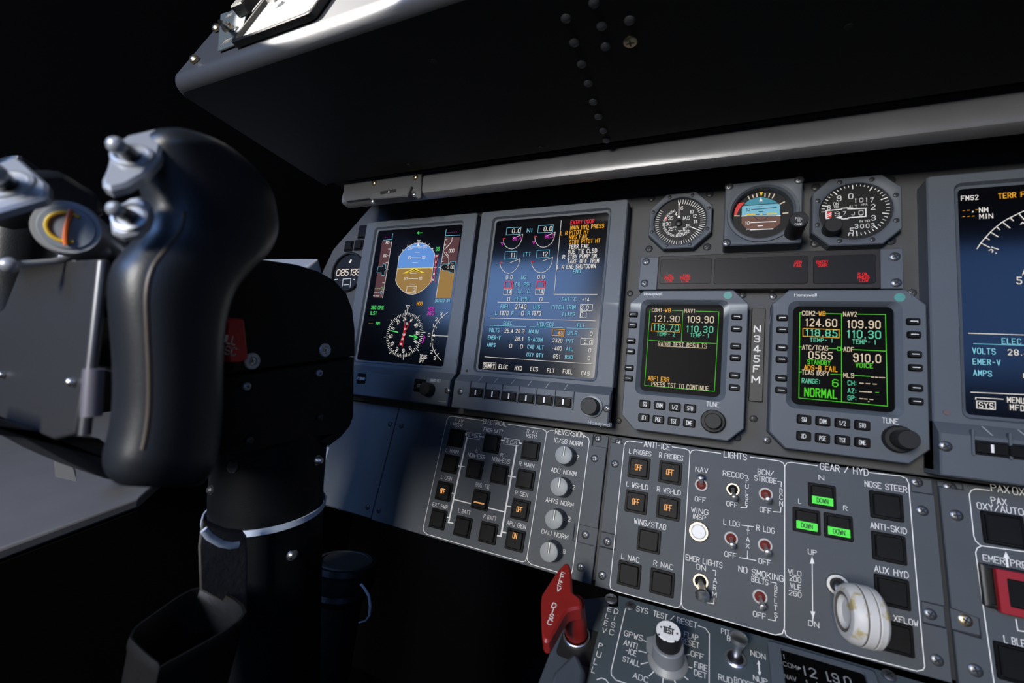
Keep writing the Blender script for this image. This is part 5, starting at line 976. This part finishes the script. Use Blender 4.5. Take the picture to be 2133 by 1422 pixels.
# ------------------------------------------------------------------ control yoke
UY = 0.19
yk = Thing('control_yoke', 'large blurred black control yoke in the left foreground with silver thumb switches', 'control yoke', U, (0.065, -0.2, 0.30))
secs = [(272, 312, 352), (285, 292, 400), (305, 286, 450), (340, 290, 505), (385, 300, 548), (430, 308, 562), (480, 300, 564), (525, 262, 545), (560, 240, 512), (610, 234, 474), (680, 240, 454), (760, 246, 449), (840, 246, 448), (900, 238, 444), (950, 226, 436), (985, 226, 424), (1008, 245, 405)]
mb = MB(); L_ = []; SEAM = []; DEN = []
for j in range(len(secs) - 1):
    p0, p1, p2, p3 = [np.array(secs[min(max(j + d_, 0), len(secs) - 1)], float) for d_ in (-1, 0, 1, 2)]
    for t_ in (0.0, 0.25, 0.5, 0.75): DEN.append(tuple(0.5 * (2 * p1 + (p2 - p0) * t_ + (2 * p0 - 5 * p1 + 4 * p2 - p3) * t_ ** 2 + (3 * p1 - p0 - 3 * p2 + p3) * t_ ** 3)))
DEN.append(secs[-1])
for n_, (y, xl, xr_) in enumerate(DEN):
    a, b = uvh(on_u(xl, y, UY)), uvh(on_u(xr_, y + 12 * max(0, 1 - abs(y - 430) / 150), UY)); c_ = (a + b) / 2; ax = (b - a) / 2
    hw = 0.0165 * min(1.0, 0.45 + 0.55 * math.sqrt(min(n_, len(DEN) - 1 - n_) / 8))
    if 20 < n_ < len(DEN) - 10: SEAM.append(c_ - ax * 0.74 + Vector((hw * 0.73, 0, 0)))
    ring_ = []
    for k in range(28):
        t = 2 * math.pi * k / 28; c0_, s0_ = math.cos(t), math.sin(t)
        ring_.append(c_ + ax * (math.copysign(abs(c0_) ** 0.8, c0_)) + Vector((hw * math.copysign(abs(s0_) ** 0.8, s0_), 0, 0)))
    L_.append(ring_)
mb.loops3(L_, YOKE, True, True); grip = yk.part('right_grip', mb)
mb = MB(); mb.sweep(SEAM, [0.0011] * len(SEAM), mat('seam_worn_brown', (0.055, 0.042, 0.032), 0.45), 10); yk.part('grip_seam', mb, grip)
def hat_switch(px, poly, tipx, nv, r=0.006, plate_z=0.003, u_=0.2):
    """a silver plate with a black stalk and ball, on the slanted face of the grip"""
    o = on_u(px[0], px[1], u_); n_ = (X * nv[0] + UPV * nv[1] + OUT * nv[2]).normalized()
    ex = UPV.cross(n_).normalized(); fr = Frame(o, ex, n_.cross(ex)); fr.zoom(0, 0, 1)
    mb = MB(); q = [fr.uv(x, y, 0) for x, y in poly]; mb.prism(q, -0.004, 0.0, PLATE, 0.0012)
    e = link('switch_plate', mb.mesh('switch_plate'), None); e.matrix_world = fr.mat4(); e.parent = yk.root; e.matrix_parent_inverse = yk.root.matrix_world.inverted()
    mb = MB(); mb.lathe(0, 0, [(r * 1.15, 0), (r * 1.1, 0.0010), (r * 0.9, 0.0014), (r * 0.8, 0.0004)], PLATE, 28); link('collar', mb.mesh('collar'), e)
    t = fr.uv(tipx[0], tipx[1], 0.010); d = Vector((t[0], t[1], 0.010)); mb = MB(); mb.sweep([(0, 0, 0), d * 0.5, d * 0.85], [r * 0.5, r * 0.46, r * 0.42], BLACK, 16); link('stalk', mb.mesh('stalk'), e)
    mb = MB(); mb.ball(d, r * 0.5, PLATE, 16); link('thumb_button', mb.mesh('thumb_button'), e)
hat_switch((276, 325), [(322, 266), (338, 272), (340, 290), (330, 328), (300, 362), (262, 384), (228, 392), (212, 384), (211, 370), (222, 345), (228, 318), (234, 300), (262, 280)], (243, 303), (0.55, 0.45, 0.70))
hat_switch((272, 452), [(268, 410), (290, 406), (306, 418), (310, 440), (302, 466), (280, 486), (250, 492), (230, 484), (226, 462), (236, 430)], (240, 436), (0.55, 0.2, 0.82), r=0.0055)
# hub, map light, chart plate and left horn
YU = 0.105
def ypoly(name, pts, u0, u1, M, bev=0.002, parent=None, label=None):
    q = [uvh(on_u(x, y, u1)) for x, y in pts]; mb = MB(); mb.loops3([[(u, p.y, p.z) for p in q] for u in (u0, u1)], M, True, True); return yk.part(name, mb, parent, bev=bev, label=label)
ypoly('hub_cover', [(62, 352), (130, 352), (215, 405), (228, 450), (190, 455), (100, 428), (-60, 470), (-60, 400)], 0.02, 0.116, YOKE, 0.004)
A_, B_, C_ = uvh(on_u(214, 536, 0.160)), uvh(on_u(152, 908, 0.160)), uvh(on_u(45, 546, 0.035))
PN = (B_ - A_).cross(C_ - A_).normalized()
if PN.z < 0: PN = -PN
def on_plate(px, py, lift=0.0):
    p0, d = uvh(CAMP), uvh(CAMP + ray(px, py)) - uvh(CAMP); return p0 + d * ((A_ + PN * lift - p0).dot(PN) / d.dot(PN))
q = [on_plate(x, y) for x, y in ((46, 548), (212, 538), (207, 600), (168, 820), (153, 905), (110, 915), (-40, 852), (-62, 700), (10, 640))]
mb = MB(); mb.loops3([[p - PN * 0.0035 for p in q], q], mat('clip_plate_charcoal', (0.021, 0.021, 0.022), 0.5, bump=0.2), True, True); yk.part('chart_clip_plate', mb, bev=0.001)
ypoly('lower_spoke', [(-60, 850), (60, 890), (150, 910), (215, 915), (260, 950), (300, 990), (240, 1005), (150, 965), (60, 915), (-60, 900)], 0.06, 0.118, YOKE, 0.005)
mb = MB(); a, b = uvh(on_u(215, 545, 0.164)), uvh(on_u(176, 905, 0.164)); mb.sweep([a, b], [0.0022, 0.0022], DSTEEL, 12); yk.part('clip_rod', mb)
mb = MB(); a, b = uvh(on_u(196, 768, 0.168)), uvh(on_u(190, 866, 0.168)); mb.sweep([a, b], [0.0036, 0.0036], mat('roller_mauve_grey', (0.20, 0.19, 0.22), 0.4, metal=0.5), 20); yk.part('clip_roller', mb)
mb = MB(); a, b = on_plate(150, 795, 0.001), on_plate(5, 780, 0.001)
for p in (a, b):
    mb = MB(); mb.ball(p, 0.0022, STEEL, 12); yk.part('clip_screw', mb)
mb = MB(); a, b, c_ = uvh(on_u(20, 552, 0.112)), uvh(on_u(110, 545, 0.112)), uvh(on_u(208, 522, 0.112)); mb.sweep([a, b, c_], [0.0016] * 3, PLATE, 10); mb.ball(a, 0.0036, PLATE, 14); mb.ball(c_, 0.0045, PLATE, 14); yk.part('clip_bar', mb)
# map light: a short dark tube pointing at the camera's right with coloured wires behind its window
c1_ = uvh(on_u(140, 474, 0.125)); dv = Vector((0.80, -0.10, 0.45)).normalized(); mb = MB(); c0_ = c1_ - dv * 0.085
mb.sweep([c0_, c1_ - dv * 0.002, c1_], [0.0128, 0.0128, 0.0120], mat('map_light_tube', (0.30, 0.31, 0.33), 0.32), 36); ml = yk.part('map_light', mb)
Fm = Frame((0, 0, 0), (1, 0, 0), (0, 1, 0)); tq = dv.to_track_quat('Z', 'Y').to_matrix()
def loc3(x, y, z): return c1_ + tq @ Vector((x * 0.26 - y * 0.966, x * 0.966 + y * 0.26, z))
mb = MB(); mb.loops3([[loc3(x, y, z) for x, y in circ(0, 0, r, 32)] for r, z in ((0.0102, 0.0002), (0.0098, 0.0008))], mat('lamp_window_grey', (0.22, 0.25, 0.30), 0.4), False, True); yk.part('lamp_window', mb, ml)
mb = MB(); mb.sweep([loc3(0.0068 * math.cos(t), 0.0068 * math.sin(t), 0.0012) for t in np.linspace(1.9 + 2.6, 6.1 + 2.6, 20)], [0.0009] * 20, mat('wire_yellow', (0.62, 0.42, 0.03), 0.5), 8); yk.part('yellow_wire', mb, ml, label='yellow wire')
mb = MB(); mb.sweep([loc3(-0.004 + 0.0065 * s_, 0.0075 - 0.016 * s_ + 0.002 * math.sin(3 * s_), 0.0022) for s_ in np.linspace(0, 1, 10)], [0.0010] * 10, mat('wire_orange', (0.72, 0.14, 0.02), 0.5), 8); yk.part('orange_wire', mb, ml, label='orange wire')
# left horn seen past the hub
mb = MB(); UH = -0.02; L_ = []
for y, xl, xr_ in ((328, 5, 40), (345, -20, 75), (380, -30, 105), (430, -40, 130), (520, -50, 120), (700, -60, 60)):
    a, b = uvh(on_u(xl, y, UH)), uvh(on_u(xr_, y + 6, UH)); c_ = (a + b) / 2; ax = (b - a) / 2
    L_.append([c_ + ax * math.cos(2 * math.pi * k / 20) + Vector((0.016 * math.sin(2 * math.pi * k / 20), 0, 0)) for k in range(20)])
mb.loops3(L_, YOKE, True, True); yk.part('left_grip', mb)
hat_switch((12, 385), [(28, 326), (44, 332), (98, 380), (98, 405), (88, 412), (-30, 445), (-60, 430), (-20, 345)], (-15, 360), (0.45, 0.50, 0.72), r=0.0085, u_=0.135)
# yoke shaft from the hub to the column head
mb = MB(); mb.sweep([(0.065, -0.185, 0.285), (0.065, -0.19, 0.22)], [0.028, 0.030], YOKE, 28); yk.part('yoke_shaft', mb)
mb = MB(); mb.sweep([(0.075, -0.165, 0.285), (0.13, -0.165, 0.285), (0.185, -0.175, 0.298)], [(0.018, 0.016), (0.014, 0.014), (0.014, 0.012)], YOKE, 20); yk.part('upper_spoke', mb)
mb = MB(); mb.sweep([(0.055, -0.165, 0.280), (0.0, -0.165, 0.275), (-0.03, -0.17, 0.272)], [(0.018, 0.016), (0.014, 0.014), (0.014, 0.012)], YOKE, 20); yk.part('upper_spoke', mb)
# ------------------------------------------------------------------ in the dark beneath the panel
fx, fh = 0.034, 0.0
hf = Thing('foot_air_fitting', 'dark ribbed cylindrical fitting in shadow behind the control column', 'fitting', U, (fx, -0.62, fh)); mb = MB(); y0 = -0.402
FT = mat('fitting_black_rubber', (0.006, 0.006, 0.0065), 0.45, spec=0.2, bump=0.4, scale=500)
def ylathe(prof, M, n=36, cx=fx, ch=fh): mb.loops3([[(cx + r * math.cos(2 * math.pi * k / n), y, ch + r * math.sin(2 * math.pi * k / n)) for k in range(n)] for r, y in prof], M, True, True)
ylathe([(0.024, -0.62), (0.025, -0.47), (0.026, -0.445), (0.031, -0.44), (0.033, -0.436), (0.031, -0.431), (0.036, -0.428), (0.037, -0.418), (0.036, -0.413), (0.037, -0.409), (0.035, -0.4035)], FT); hf.part('body', mb)
mb = MB(); ylathe([(0.031, -0.4036), (0.030, -0.4020), (0.026, -0.4016), (0.0255, -0.4026)], mat('fitting_cap_dusty', (0.02, 0.019, 0.018), 0.7, bump=0.6, scale=250)); hf.part('cap', mb)
wl = Thing('white_wire_loop', 'thin white plastic tie loop on the dark fitting below the blank panel', 'cable tie', U, (fx + 0.05, -0.47, fh)); mb = MB()
z_ = [(752, 1216), (760, 1226), (768, 1240), (771, 1262), (769, 1282), (762, 1292), (749, 1296)]; q = []
for x, y in z_:
    d = ray(x, y); t = (0.012 - uvh(CAMP).z) / (uvh(CAMP + d).z - uvh(CAMP).z); q.append(uvh(CAMP + d * t))
mb.sweep(q, [(0.0009, 0.0018)] * len(q), PLASTW, 10); wl.part('loop', mb)
# data plate behind the column
U.zoom(0, 0, 1); L.zoom(0, 0, 1)
dp = Thing('data_plate', 'small white printed label partly hidden behind the control column', 'label', L, L.uv(668, 975, 0.0) + (0.0002,)); mb = MB()
mb.prism([L.uv(x, y, 0.0006) for x, y in ((640, 918), (686, 932), (664, 1006), (650, 1010), (625, 1000))], 0.0001, 0.0006, mat('label_white', (0.42, 0.42, 0.42), 0.6)); dp.part('plate', mb)
i = Ink(L, 0.0007); i.zoom(0, 0, 1); i.many('9752@666,940,22,8; 6389@660,953,24,8; 7365@655,972,24,9', 8, 'b', 0.13); i.done(dp)
# small white box on the console and pedals' dark housing
bxp = [on_u(x, y, -0.2) for x, y in ((112, 958), (150, 968), (160, 1003), (115, 993))]
mb = MB(); mb.loops3([bxp, [p + Vector((-0.03, 0.01, 0.004)) for p in bxp]], mat('latch_white', (0.5, 0.5, 0.48), 0.5), True, True); wbx = link('console_latch', mb.mesh('console_latch')); props(wbx, 'small white latch block on the side console under the yoke', 'latch')
